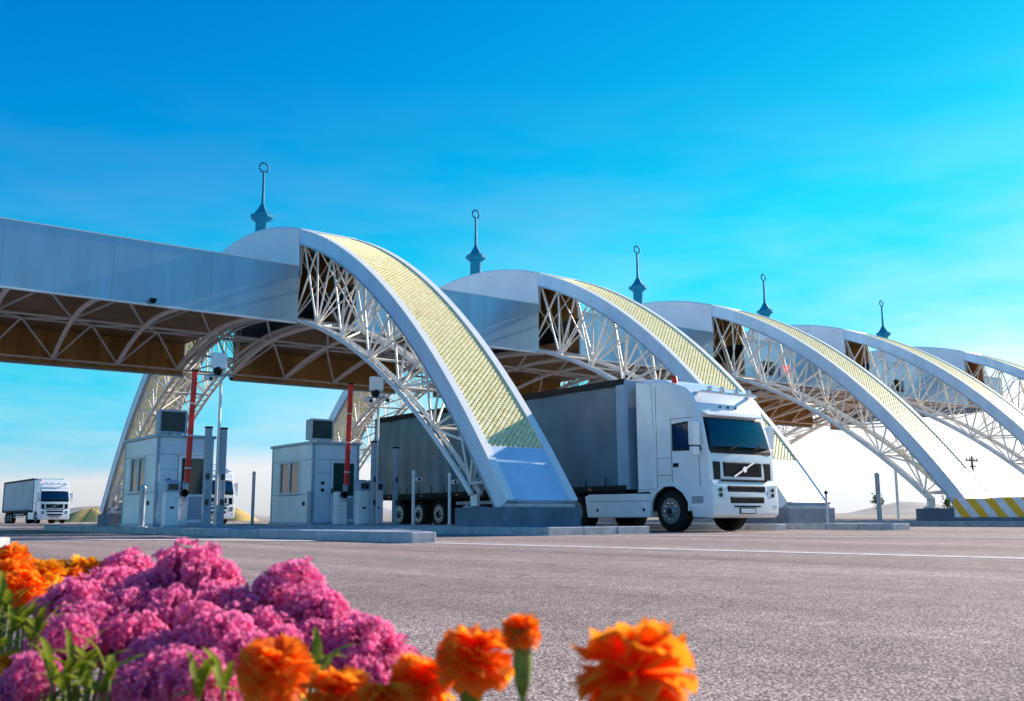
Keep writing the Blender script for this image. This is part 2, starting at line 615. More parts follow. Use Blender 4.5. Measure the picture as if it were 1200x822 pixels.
def line(name, p0, p1, wd, z=0.004, m=M_LINE):
    a, b = Vector((*p0, z)), Vector((*p1, z))
    n_ = (b - a).cross(Vector((0, 0, 1))).normalized() * wd / 2
    k = 12
    vs, fs = [], []
    for i in range(k + 1):
        p = a.lerp(b, i / k)
        vs += [p + n_, p - n_]
    for i in range(k):
        fs.append((2 * i, 2 * i + 1, 2 * i + 3, 2 * i + 2))
    return structure(MB().add(vs, fs).build(name, m))


line('lane_marking', (8.5, 13.3), (9.3, 3.6), 0.22)
line('lane_marking', (14.6, 15.6), (17.6, 7.0), 0.24)
line('lane_marking', (2.1, 13.6), (2.05, 4.0), 0.16)
line('lane_marking', (24.0, 14.2), (27.5, 4.0), 0.16)
line('lane_marking', (34.2, 11.6), (38.0, 3.0), 0.16)
line('dark_road_strip', (3.0, 24.2), (8.0, 15.0), 0.34, 0.005, M_DARK_STRIP)  # flat dark strip on the road beside the left island
line('lane_marking', (2.6, 25.2), (7.9, 15.9), 0.55, 0.006)

# ------------------------------------------------------------------ traffic islands with kerb stones
KERB_H = 0.17
_stone = {}


def stone_mesh(L):
    k = round(L, 2)
    if k not in _stone:
        _stone[k] = MB().box(0, L - 0.012, 0, 0.16, -0.02, KERB_H).mesh('kerb_stone', M_KERB, bevel=0.014, seg=1)
    return _stone[k]


def island(poly, label, only=None):
    """concrete traffic island: top slab and kerb stones laid along its edges (poly is counter-clockwise)"""
    c = poly[0]
    root = thing('traffic_island', label, 'traffic island', (c[0], c[1], 0), 'traffic islands between the lanes')
    loc = [(x - c[0], y - c[1]) for x, y in poly]
    n_ = len(loc)
    cx = sum(p[0] for p in loc) / n_
    cy = sum(p[1] for p in loc) / n_
    inner = []
    for i in range(n_):
        p0, p1, p2 = Vector(loc[i - 1]), Vector(loc[i]), Vector(loc[(i + 1) % n_])
        e1, e2 = (p1 - p0).normalized(), (p2 - p1).normalized()
        n1, n2 = Vector((-e1.y, e1.x)), Vector((-e2.y, e2.x))
        q = (n1 + n2).normalized()
        inner.append(tuple(p1 + q * (0.1 / max(0.35, q.dot(n1)))))
    MB().prism_z(inner, -0.01, KERB_H - 0.012).build('paving', M_CONC, root)
    for i in range(n_):
        if only and i not in only:
            continue
        a, b = Vector((*loc[i], 0)), Vector((*loc[(i + 1) % n_], 0))
        L = (b - a).length
        k = max(1, round(L / 1.0))
        st = L / k
        me = stone_mesh(st)
        ang = math.atan2(b.y - a.y, b.x - a.x)
        for j in range(k):
            o = obj('kerb_stone', me, root)
            p = a.lerp(b, j / k)
            o.location = (p.x, p.y, random.uniform(-0.004, 0.004))
            o.rotation_euler = (0, 0, ang + random.uniform(-0.003, 0.003))
    return root


def isl(xl, xr, y0, y1, nose, nw=0.45):
    """island with its narrow nose on the left edge"""
    return [(xl, y0), (xl + nw, y0), (xr, y0 + nose), (xr, y1), (xl, y1)]


island([(-1.2, 14.0), (2.3, 14.0), (2.75, 14.5), (2.75, 30.0), (-1.2, 30.0)], 'concrete traffic island cut off by the left edge, behind orange flowers')
island(isl(8.25, 10.95, 13.4, 38.0, 5.5), 'long kerbed island carrying the left booth, white end towards the flowers', (0, 1, 2, 4))
island([(13.4, 16.3), (16.4, 16.3), (16.4, 40.0), (13.4, 40.0)], 'kerbed island under the nearest arch foot and the right booth')
island([(21.75, 16.9), (22.15, 16.9), (22.15, 40.0), (21.75, 40.0)], 'narrow low guide kerb just right of the white lorry')
island(isl(23.7, 26.7, 14.7, 44.0, 2.6, 0.8), 'kerbed island under the second arch foot, right of the white lorry')
island([(33.52, 12.0), (36.9, 12.0), (36.9, 44.0), (33.52, 44.0)], 'kerbed island under the third arch, with the striped barrier on it')
island([(44.1, 13.0), (47.2, 13.0), (47.2, 44.0), (44.1, 44.0)], 'kerbed island under the fourth arch, at the right edge')

# ------------------------------------------------------------------ arches
AX0, APITCH, AW, AYC = 14.825, 10.255, 2.13, 35.0
HW = AW / 2
ARCH_X = [AX0 + k * APITCH + (1.8 if k == 4 else 0.0) for k in range(5)]
O_PTS = [(0, 10.9), (1.5, 10.76), (3.78, 10.3), (5.84, 9.55), (7.23, 8.97), (9.15, 7.95), (10.83, 6.83), (11.94, 5.94), (13.28, 4.87), (14.1, 4.08), (14.88, 3.3), (15.97, 2.0), (16.57, 0.63)]
I_PTS = [(5.2, 6.74), (7.1, 6.22), (9.0, 5.35), (10.57, 4.44), (12.01, 3.56), (12.54, 3.16), (14.01, 2.06), (15.26, 0.85)]


def fit_curve(pts, zc):
    d = np.array(pts, float)
    d[:, 1] += 0.075
    th = np.arctan2(d[:, 0], d[:, 1] - zc)
    r = np.hypot(d[:, 0], d[:, 1] - zc)
    A = np.stack([np.ones_like(th), th ** 2, th ** 4], 1)
    co = np.linalg.lstsq(A, r, rcond=None)[0]
    return co, zc, th.max()


def curve_samples(fit, n_):
    co, zc, tm = fit
    th = np.linspace(-tm, tm, 2001)
    r = co[0] + co[1] * th ** 2 + co[2] * th ** 4
    y, z = r * np.sin(th), zc + r * np.cos(th)
    s = np.concatenate([[0], np.cumsum(np.hypot(np.diff(y), np.diff(z)))])
    ss = np.linspace(0, s[-1], n_)
    return np.interp(ss, s, y), np.interp(ss, s, z), ss, s[-1]


FO, FI = fit_curve(O_PTS, -5.0), fit_curve(I_PTS, -9.0)
OY, OZ, OS, OLEN = curve_samples(FO, 241)
IY, IZ, IS, ILEN = curve_samples(FI, 241)


def o_at(s, off=0.0):
    """point on the outer curve at arc length s from the front foot (front is -y), moved inwards by off"""
    y, z = np.interp(s, OS, OY), np.interp(s, OS, OZ)
    e = 0.05
    ty = np.interp(s + e, OS, OY) - np.interp(s - e, OS, OY)
    tz = np.interp(s + e, OS, OZ) - np.interp(s - e, OS, OZ)
    L = math.hypot(ty, tz)
    ny, nz = tz / L, -ty / L           # towards the inside of the arch
    return float(y + ny * off), float(z + nz * off)


def i_at(s):
    return float(np.interp(s, IS, IY)), float(np.interp(s, IS, IZ))


def s_of_y(y):
    return float(np.interp(y, OY, OS))


def s_of_z_front(z):
    h = len(OZ) // 2
    return float(np.interp(z, OZ[:h], OS[:h]))


def is_of_y(y):
    return float(np.interp(y, IY, IS))


CAN_F, CAN_B = 29.67 - AYC, 40.7 - AYC
CAN_BOT, CAN_TOP = 6.72, 8.68


def make_arch():
    root = thing('canopy_arch', 'arch', 'arch', (AX0, AYC, 0), 'lattice clad arches over the checkpoint')
    fine = np.linspace(0, OLEN, 97)
    # side rims: deep white plates that follow the curve
    for s_ in (-1, 1):
        mb = MB()
        x0, x1 = (-HW, -HW + 0.09) if s_ < 0 else (HW - 0.09, HW)
        vs, fs = [], []
        for s in fine:
            a, b = o_at(s), o_at(s, 0.44)
            vs += [(x0, *a), (x1, *a), (x1, *b), (x0, *b)]
        for i in range(len(fine) - 1):
            for k in range(4):
                k2 = (k + 1) % 4
                fs.append((i * 4 + k, i * 4 + k2, i * 4 + 4 + k2, i * 4 + 4 + k))
        fs += [(0, 1, 2, 3), tuple(len(vs) - 1 - k for k in range(4))]
        mb.add(vs, fs).build('side_rim', M_ARCH, root)
        # raised bright edge strip on the outer face
        e0, e1 = (-HW - 0.015, -HW + 0.21) if s_ < 0 else (HW - 0.21, HW + 0.015)
        L = [(e0, *o_at(s, -0.03)) for s in fine]
        R = [(e1, *o_at(s, -0.03)) for s in fine]
        MB().ribbon(L, R, 0.035).build('edge_strip', M_EDGE, root)
        # brow trim along the lower side of the rim
        t0, t1 = (-HW - 0.012, -HW + 0.12) if s_ < 0 else (HW - 0.12, HW + 0.012)
        L = [(t0, *o_at(s, 0.445)) for s in fine]
        R = [(t1, *o_at(s, 0.445)) for s in fine]
        MB().ribbon(L, R, 0.05).build('rim_trim', M_STEEL, root)
    xi = HW - 0.21
    sa = s_of_z_front(2.08)
    sb = s_of_y(-3.2)
    for rng_s, nm in (((0, sa), 'foot_panel'), ((OLEN - sa, OLEN), 'foot_panel')):
        q = np.linspace(*rng_s, 10)
        MB().ribbon([(-xi + 0.004, *o_at(s, -0.005)) for s in q], [(xi - 0.004, *o_at(s, -0.005)) for s in q], 0.06).build(nm, M_ARCH, root)
    # crown cladding panels over the roof
    cs = np.linspace(sb, OLEN - sb, 6)
    for i in range(5):
        q = np.linspace(cs[i] + 0.008, cs[i + 1] - 0.008, 5)
        MB().ribbon([(-xi + 0.004, *o_at(s, -0.005)) for s in q], [(xi - 0.004, *o_at(s, -0.005)) for s in q], 0.06).build('crown_panel', M_ARCH, root)
    # end plates at the feet
    for s, sg in ((0.0, 1), (OLEN, -1)):
        q = [s, s + sg * 0.05]
        MB().ribbon([(-HW + 0.1, *o_at(s, 0.43)), (-HW + 0.1, *o_at(s, 0.07))], [(HW - 0.1, *o_at(s, 0.43)), (HW - 0.1, *o_at(s, 0.07))], 0.05).build('end_plate', M_ARCH, root)
    # diamond lattice screens
    for lo, hi in ((sa + 0.01, sb - 0.01), (OLEN - sb + 0.01, OLEN - sa - 0.01)):
        mb = MB()
        pitch, wd, th = 0.155, 0.044, 0.025
        W2 = xi - 0.004
        for fam in (1, -1):
            k0 = int((lo - 2 * W2) / pitch) - 1
            k1 = int((hi + 2 * W2) / pitch) + 1
            for k in range(k0, k1):
                s_c = k * pitch
                a = max(-W2, (lo - s_c) if fam > 0 else (s_c - hi))
                b = min(W2, (hi - s_c) if fam > 0 else (s_c - lo))
                if b - a < 0.06:
                    continue
                us = np.linspace(a, b, max(2, int((b - a) / 0.4) + 2))
                L, R = [], []
                dep = 0.03 if fam > 0 else 0.045
                for u in us:
                    s = min(max(s_c + fam * u, lo), hi)
                    L.append((u, *o_at(min(max(s - wd, lo - 0.02), hi), dep)))
                    R.append((u, *o_at(max(min(s + wd, hi + 0.02), lo), dep)))
                mb.ribbon(L, R, th)
        o = mb.build('lattice_screen', M_GOLD, root)
        o['kind'] = 'stuff'
    # outer chords under the rims, inner chords as twin tubes
    so = np.linspace(0.35, OLEN - 0.35, 90)
    for s_ in (-1, 1):
        MB().sweep([(s_ * (HW - 0.17), *o_at(s, 0.40)) for s in so], 0.075, 8).build('outer_chord', M_TUBE, root, smooth=True)
        ii = np.linspace(0, ILEN, 80)
        for dx in (0.06, 0.34):
            MB().sweep([(s_ * (HW - dx), *i_at(s)) for s in ii], 0.068, 8).build('inner_chord', M_TUBE, root, smooth=True)
    # webs: fans from the inner nodes up to the outer chords
    nI = 7
    for side in (1, -1):
        ys = np.linspace(15.0, 4.6, nI) * -1
        inn = [i_at(is_of_y(y)) for y in ys]
        nO = 2 * nI
        oys = np.interp(np.linspace(0, 1, nO), [0, 1], [0.9, s_of_y(-4.3)])
        out = [o_at(s, 0.40) for s in oys]
        if side < 0:
            inn = [(-y, z) for y, z in inn]
            out = [(-y, z) for y, z in out]
        for i, (iy, iz) in enumerate(inn):
            for sx in (-1, 1):
                P = (sx * (HW - 0.2), iy, iz)
                for j in (2 * i - 1, 2 * i, 2 * i + 1, 2 * i + 2):
                    if 0 <= j < nO:
                        tube('web_tube', P, (sx * (HW - 0.17), *out[j]), 0.034, M_TUBE, root)
                for j in (2 * i, 2 * i + 1):
                    if 0 <= j < nO:
                        tube('cross_brace', P, (-sx * (HW - 0.17), *out[j]), 0.022, M_TUBE, root)
            tube('rung', (-(HW - 0.06), iy, iz), (HW - 0.06, iy, iz), 0.045, M_TUBE, root)
            if i + 1 < nI:
                tube('rung', (-(HW - 0.3), iy, iz), (HW - 0.3, *inn[i + 1]), 0.035, M_TUBE, root)
                for sx in (-1, 1):           # short ties that make each twin chord a ladder
                    for t in (0.25, 0.5, 0.75):
                        y = iy + (inn[i + 1][0] - iy) * t
                        yy, zz = i_at(is_of_y(y))
                        tube('chord_tie', (sx * (HW - 0.06), yy, zz), (sx * (HW - 0.34), yy, zz), 0.03, M_TUBE, root)
        for j in range(0, nO, 2):
            tube('outer_tie', (-(HW - 0.17), *out[j]), (HW - 0.17, *out[j]), 0.035, M_TUBE, root)
    # crown: side walls above the flat roof, brown lining within
    ky = np.linspace(CAN_F, CAN_B, 25)
    for s_ in (-1, 1):
        for nm, xa, xb, m_ in (('crown_wall', HW - 0.075, HW - 0.045, M_ARCH), ('crown_lining', HW - 0.105, HW - 0.085, M_SOFFIT)):
            topz = [o_at(s_of_y(y), 0.42)[1] for y in ky]
            prof = [(CAN_F, CAN_TOP - 0.3)] + list(zip(ky, topz)) + [(CAN_B, CAN_TOP - 0.3)]
            MB().prism_x(prof[::-1], min(s_ * xa, s_ * xb), max(s_ * xa, s_ * xb)).build(nm, m_, root)
    q = np.linspace(s_of_y(CAN_F), s_of_y(CAN_B), 20)
    MB().ribbon([(-HW + 0.11, *o_at(s, 0.30)) for s in q], [(HW - 0.11, *o_at(s, 0.30)) for s in q], 0.03).build('crown_ceiling', M_SOFFIT, root)
    q = np.linspace(s_of_y(CAN_F - 0.02), s_of_y(CAN_B + 0.02), 29)
    up_ = [o_at(s, -0.06) for s in q]
    dn_ = [o_at(s, 0.28) for s in q]
    MB().prism_x(up_ + dn_[::-1], -HW - 0.035, HW + 0.035).build('crown_cap', M_CROWN, root, bevel=0.10, seg=3, smooth=True)
    for s_ in (-1, 1):
        prof = [(CAN_F - 0.02, CAN_TOP - 0.1)] + [o_at(s, 0.20) for s in q] + [(CAN_B + 0.02, CAN_TOP - 0.1)]
        MB().prism_x(prof[::-1], *sorted((s_ * (HW + 0.004), s_ * (HW + 0.026)))).build('crown_shell', M_CROWN, root)
    # pedestals, base plates and pins
    for sg in (-1, 1):
        y0, y1 = sorted((sg * 16.85, sg * 14.75))
        MB().box(-HW - 0.08, HW + 0.05, y0, y1, 0.02, 0.62).build('pedestal', M_CONC_D, root, bevel=0.025)
        MB().box(-HW + 0.02, HW - 0.02, sg * 16.5 - 0.22, sg * 16.5 + 0.22, 0.61, 0.70).build('base_plate', M_STEEL, root, bevel=0.01)
        for sx in (-1, 1):
            xm = sx * (HW - 0.2)
            MB().box(xm - 0.22, xm + 0.22, sg * 15.22 - 0.2, sg * 15.22 + 0.2, 0.61, 0.66).build('base_plate', M_STEEL, root, bevel=0.01)
            MB().box(xm - 0.05, xm + 0.05, sg * 15.22 - 0.14, sg * 15.22 + 0.14, 0.655, 0.95).build('gusset', M_TUBE, root, bevel=0.01)
            MB().lathe([(0.05, -0.16), (0.05, 0.16)], 10, (xm, sg * 16.72, 0.77), 'x').build('pin', M_STEEL, root, smooth=True)
            for bx in (-0.16, 0.16):
                MB().lathe([(0.03, 0.0), (0.03, 0.05)], 6, (xm + bx, sg * 15.22 + 0.12, 0.655)).build('bolt', M_STEEL, root)
    return root


arch0 = make_arch()
index_children()
ARCH_LABELS = ['nearest and largest gold lattice arch, its foot on a blue pedestal beside the white lorry',
               'second arch from the left, rising directly behind the white lorry cab',
               'third arch from the left, its foot behind the yellow striped barrier',
               'fourth arch from the left, running out of the right edge',
               'farthest and smallest arch, only its top showing at the right edge']
for k in range(5):
    a = arch0 if k == 0 else copy_tree(arch0)
    a.location = (ARCH_X[k], AYC, 0)
    a['label'] = ARCH_LABELS[k]

# ------------------------------------------------------------------ canopy
CX0, CX1 = -7.0, ARCH_X[4] + 3.2
can = thing('canopy', 'long flat silver checkpoint canopy on white tube trusses with brown underside', 'canopy', (0, 0, 0))
YF, YB = 29.67, 40.7
gaps = [(x - HW, x + HW) for x in ARCH_X]
segs, x = [], CX0
for a, b in gaps:
    segs.append((x, a - 0.01)); x = b + 0.01
segs.append((x, CX1))
for (a, b) in segs:
    k = max(1, round((b - a) / 2.9))
    for i in range(k):
        xa, xb = a + (b - a) * i / k + 0.003, a + (b - a) * (i + 1) / k - 0.003
        MB().box(xa, xb, YF, YF + 0.06, CAN_BOT + 0.05, CAN_TOP).build('fascia_panel', M_PANEL, can)
        MB().box(xa, xb, YB - 0.06, YB, 6.27, CAN_TOP).build('rear_fascia_panel', M_PANEL, can)
        MB().box(xa, xb, YF + 0.07, YB - 0.22, 7.58, 7.62).build('soffit_panel', M_SOFFIT, can)
    MB().box(a, b, YF + 0.06, YB - 0.06, 8.56, 8.62).build('roof_sheet', M_PANEL, can)
    MB().box(a, b, YF - 0.02, YF + 0.1, CAN_BOT, CAN_BOT + 0.05).build('bottom_trim', M_EDGE, can)
    MB().box(a, b, YF - 0.015, YF + 0.1, CAN_TOP, CAN_TOP + 0.03).build('top_trim', M_EDGE, can)
    MB().box(a, b, YB - 0.12, YB + 0.02, 6.22, 6.27).build('bottom_trim', M_STEEL, can)
    # brown inner lining of the front edge, ribbed lining of the rear edge
    MB().box(a, b, YF + 0.065, YF + 0.085, CAN_BOT + 0.06, 7.58).build('front_lining', M_SOFFIT, can)
    mb, n_ = MB(), int((b - a) / 0.12)
    vs, fs = [], []
    for i in range(n_ + 1):
        xx = a + (b - a) * i / n_
        yy = YB - 0.10 - (0.05 if (i // 2) % 2 else 0.0)
        vs += [(xx, yy, 6.30), (xx, yy - 0.05, 7.60)]
    for i in range(n_):
        fs.append((2 * i, 2 * i + 2, 2 * i + 3, 2 * i + 1))
    mb.add(vs, fs).build('rear_lining', M_RIB, can)
MB().box(CX1, CX1 + 0.06, YF, YB, CAN_BOT, CAN_TOP).build('end_panel', M_PANEL, can)
MB().box(CX0 - 0.06, CX0, YF, YB, CAN_BOT, CAN_TOP).build('end_panel', M_PANEL, can)

# space frame under the soffit
MOD = 2.4
F0 = 7.5 - 6 * MOD
nmod = int((CX1 - F0) / MOD)
arc = MB().sweep([(1.2 * t, 29.82 + 10.95 * t, 6.80 + 0.50 * math.sin(math.pi * t) - 0.32 * t) for t in np.linspace(0, 1, 14)], 0.085, 8).mesh('main_tube', M_TUBE, smooth=True)
Fp = lambda i: Vector((F0 + i * MOD, 29.82, 6.80))
Bp = lambda i: Vector((F0 + i * MOD + 1.2, 40.77 - 0.2, 6.49))
Mp = lambda i: Vector((F0 + i * MOD + 0.6, 35.3, 7.14))
T1 = lambda i: Vector((F0 + i * MOD + 1.5, 32.4, 7.50))
T2 = lambda i: Vector((F0 + i * MOD + 1.9, 38.0, 7.50))
for i in range(nmod):
    obj('main_tube', arc, can, (F0 + i * MOD, 0, 0))
    if i + 1 < nmod:
        for p, q in ((Fp(i), T1(i)), (Fp(i + 1), T1(i)), (Mp(i), T1(i)), (Mp(i + 1), T1(i)), (Mp(i), T2(i)), (Mp(i + 1), T2(i)), (Bp(i), T2(i)), (Bp(i + 1), T2(i))):
            tube('diagonal_tube', p, q, 0.04, M_TUBE, can)
        tube('lower_chord', Mp(i), Mp(i + 1), 0.045, M_TUBE, can)
        tube('lower_chord', Bp(i), Bp(i + 1), 0.045, M_TUBE, can)
        tube('upper_chord', T1(i), T1(i + 1), 0.045, M_TUBE, can)
        tube('upper_chord', T2(i), T2(i + 1), 0.045, M_TUBE, can)

# ------------------------------------------------------------------ spires on the crowns
def make_spire():
    r = thing('roof_spire', 'spire', 'spire', (0, 0, 0), 'blue spires on the arch crowns')
    MB().lathe([(0.33, -0.25), (0.33, 0.0), (0.26, 0.04), (0.25, 0.76), (0.28, 0.80)], 12).build('shaft', M_SPIRE, r, smooth=True)
    MB().lathe([(0.26, 0.80), (0.46, 0.96), (0.48, 1.06), (0.34, 1.12), (0.22, 1.28), (0.10, 1.50), (0.08, 1.55)], 8).build('collar', M_SPIRE, r)
    MB().lathe([(0.07, 1.53), (0.055, 2.2), (0.05, 2.86)], 8).build('rod', M_SPIRE, r, smooth=True)
    pts = [(0.19 * math.cos(a), 0, 3.05 + 0.19 * math.sin(a)) for a in np.linspace(0, 2 * math.pi, 21)]
    MB().sweep(pts, 0.04, 6, caps=False).build('ring', M_SPIRE, r, smooth=True)
    return r


sp0 = make_spire()
index_children()
SPL = ['tallest looking blue spire at the left, on the nearest arch', 'second blue spire from the left, above the gold lattice', 'middle one of the five blue spires, above the lorry',
       'fourth blue spire from the left, thin against pale sky', 'rightmost and smallest blue spire']
for k in range(5):
    s_ = sp0 if k == 0 else copy_tree(sp0)
    s_.location = (ARCH_X[k], AYC + 0.5, 11.02)
    s_['label'] = SPL[k]

# ------------------------------------------------------------------ booths
def make_booth():
    W, D, H = 1.66, 3.1, 2.55
    t = 0.06
    r = thing('control_booth', 'booth', 'booth', (0, 0, 0), 'control booths under the canopy')
    MB().box(-0.03, W + 0.03, -0.03, D + 0.03, 0.0, 0.10).build('plinth', M_BTRIM, r, bevel=0.008)
    MB().box(0.02, W - 0.02, 0.02, D - 0.02, 0.09, 0.14).build('floor_plate', M_BTRIM, r)
    MB().box(-0.05, W + 0.05, -0.05, D + 0.05, H, H + 0.09).build('roof_slab', M_BTRIM, r, bevel=0.012)
    MB().box(0.02, W - 0.02, 0.02, D - 0.02, H - 0.05, H - 0.005).build('ceiling_plate', M_BOOTH, r)
    # corner posts
    for x in (0, W - 0.08):
        for y in (0, D - 0.08):
            MB().box(x, x + 0.08, y, y + 0.08, 0.10, H).build('corner_post', M_BTRIM, r, bevel=0.008)
    # side walls with a window opening: panels laid round the opening
    wy0, wy1, wz0, wz1 = 0.95, 2.45, 1.02, 1.98
    for x0, x1, sgn in ((0.012, 0.012 + t, -1), (W - 0.012 - t, W - 0.012, 1)):
        for (ya, yb, za, zb) in ((0.08, wy0, 0.10, 0.98), (wy0 + 0.006, wy1, 0.10, 0.98), (wy1 + 0.006, D - 0.08, 0.10, 0.98),
                                 (0.08, wy0, 0.99, 2.06), (wy1 + 0.006, D - 0.08, 0.99, 2.06),
                                 (0.08, wy0, 2.07, H), (wy0 + 0.006, wy1, 2.07, H), (wy1 + 0.006, D - 0.08, 2.07, H)):
            MB().box(x0, x1, ya, yb, za, zb).build('wall_panel', M_BOOTH, r, bevel=0.006, seg=1)
        xa, xb = (x0 - 0.022, x1 + 0.01) if sgn < 0 else (x0 - 0.01, x1 + 0.022)
        wdw = MB().frame_x(xa, xb, wy0, wy1, wz0 - 0.03, wz1 + 0.08, 0.055).build('window', M_WHITE, r)
        MB().box(xa + 0.004, xb - 0.004, (wy0 + wy1) / 2 - 0.03, (wy0 + wy1) / 2 + 0.03, wz0 + 0.025, wz1 + 0.025).build('mullion', M_WHITE, wdw)
        for ya, yb in ((wy0 + 0.05, (wy0 + wy1) / 2 - 0.03), ((wy0 + wy1) / 2 + 0.03, wy1 - 0.05)):
            MB().box(x0 + 0.025, x0 + 0.033, ya, yb, wz0 + 0.02, wz1 + 0.03).build('pane', M_CLEAR, wdw)
        MB().box(min(xa, xb) - 0.05 if sgn < 0 else xa, xb if sgn < 0 else xb + 0.05, wy0 - 0.05, wy1 + 0.05, 0.955, 0.985).build('counter_sill', M_BTRIM, wdw, bevel=0.006)
        MB().box(x0 - 0.03 if sgn < 0 else x1, x0 if sgn < 0 else x1 + 0.03, 0.5, 0.66, 0.62, 0.74).build('intercom', M_BLACK, r, bevel=0.01)
    # front wall: blank panel on the left, glazed door on the right
    MB().box(0.085, 0.62, 0.012, 0.012 + t, 0.10, 1.62).build('wall_panel', M_BOOTH, r, bevel=0.006, seg=1)
    MB().box(0.085, W - 0.085, 0.012, 0.012 + t, 2.07, H).build('wall_panel', M_BOOTH, r, bevel=0.006, seg=1)
    MB().box(0.085, 0.62, 0.012, 0.012 + t, 1.63, 2.06).build('wall_panel', M_BOOTH, r, bevel=0.006, seg=1)
    dr = MB().frame_y(0.64, W - 0.09, -0.004, 0.055, 0.11, 2.055, 0.09).build('door', M_BOOTH, r)
    MB().box(0.73, W - 0.18, 0.01, 0.045, 0.20, 0.86).build('lower_panel', M_BTRIM, dr, bevel=0.006)
    MB().box(0.73, W - 0.18, 0.01, 0.045, 0.862, 0.93).build('door_rail', M_BOOTH, dr)
    MB().box(0.73, W - 0.18, 0.02, 0.032, 0.93, 1.965).build('door_glass', M_CREW, dr)
    MB().box(0.665, 0.70, -0.05, -0.005, 0.98, 1.16).build('handle', M_BLACK, dr, bevel=0.008)
    for z in (1.10, 1.32):
        MB().lathe([(0.055, -0.03), (0.055, 0.0), (0.03, 0.02)], 10, (0.36, 0.0, z), 'y').build('call_button', M_BLACK, r, smooth=True)
    # rear wall
    for xa, xb, za, zb in ((0.085, W - 0.085, 0.10, 0.95), (0.085, W - 0.085, 2.05, H), (0.085, 0.22, 0.95, 2.05), (W - 0.22, W - 0.085, 0.95, 2.05)):
        MB().box(xa, xb, D - 0.012 - t, D - 0.012, za, zb).build('rear_wall', M_BOOTH, r)
    wdw = MB().frame_y(0.22, W - 0.22, D - 0.09, D + 0.01, 0.95, 2.05, 0.05).build('rear_window', M_WHITE, r)
    MB().box(0.26, W - 0.26, D - 0.045, D - 0.037, 0.99, 2.01).build('pane', M_CLEAR, wdw)
    MB().box(0.3, W - 0.3, 1.2, 1.65, 0.14, 0.80).build('desk', M_BTRIM, r)
    return r


b0 = make_booth()
index_children()
b1 = copy_tree(b0)
BY = 28.6
b0.location = (9.06, BY, KERB_H - 0.012)
b1.location = (13.92, BY, KERB_H - 0.012)
b0['label'] = 'left pale blue control booth on the island, tucked beside the rear arch leg'
b1['label'] = 'right pale blue control booth, just left of the dark lorry trailer'


def make_display(loc, label):
    r = thing('display_board', label, 'display', loc, 'display boards on the booth roofs')
    MB().box(0.02, 0.80, 0.02, 0.36, 0.05, 0.70).build('housing', M_STEEL, r, bevel=0.012)
    MB().frame_y(0.0, 0.82, -0.04, 0.02, 0.03, 0.72, 0.06).build('bezel', M_BTRIM, r, bevel=0.006)
    MB().box(0.06, 0.76, -0.005, 0.015, 0.09, 0.66).build('screen', M_SCREEN, r)
    for x in (0.1, 0.36, 0.62):
        MB().box(x, x + 0.08, 0.1, 0.26, 0.0, 0.05).build('foot', M_WHITE, r)
    return r


make_display((9.10, BY + 0.12, KERB_H - 0.012 + 2.64), 'dark framed display board on the roof of the left booth')
make_display((13.86, BY + 0.12, KERB_H - 0.012 + 2.64), 'dark framed display board on the roof of the right booth')


# ------------------------------------------------------------------ barriers
def make_barrier(loc, label):
    r = thing('barrier_gate', label, 'barrier', loc, 'raised barrier gates beside the booths')
    MB().box(-0.19, 0.19, -0.17, 0.17, 0.0, 0.05).build('base', M_STEEL, r, bevel=0.006)
    cb = MB().box(-0.17, 0.17, -0.15, 0.15, 0.05, 1.02).build('cabinet', M_WHITE, r, bevel=0.02)
    MB().box(-0.13, 0.13, -0.158, -0.15, 0.12, 0.80).build('service_door', M_WHITE, cb, bevel=0.003, seg=1)
    MB().lathe([(0.016, -0.02), (0.016, 0.0)], 8, (-0.05, -0.156, 0.6), 'y').build('lock', M_BLACK, cb)
    MB().box(-0.12, 0.12, -0.12, 0.12, 1.02, 1.07).build('cap', M_BLACK, r, bevel=0.01)
    MB().lathe([(0.11, -0.09), (0.11, 0.02), (0.05, 0.05)], 12, (0.03, -0.17, 0.93), 'y').build('hub', M_BLACK, r, smooth=True)
    MB().box(-0.03, 0.11, -0.26, -0.22, 0.72, 1.26).build('arm_bracket', M_STEEL, r, bevel=0.008)
    am = MB().box(-0.03, 0.115, -0.285, -0.205, 1.22, 4.35).build('arm', M_RED, r, bevel=0.015)
    am.rotation_euler = (0, math.radians(1.4), 0)
    for z in (1.6, 2.5, 3.4):
        MB().box(-0.034, 0.119, -0.289, -0.201, z, z + 0.035).build('white_band', M_WHITE, am)
    MB().box(-0.036, 0.121, -0.291, -0.199, 4.33, 4.38).build('end_cap', M_BLACK, am)
    return r


make_barrier((9.42, 27.5, KERB_H - 0.012), 'red raised barrier arm on white cabinet in front of the left booth')
make_barrier((14.34, 27.5, KERB_H - 0.012), 'red raised barrier arm on white cabinet in front of the right booth')


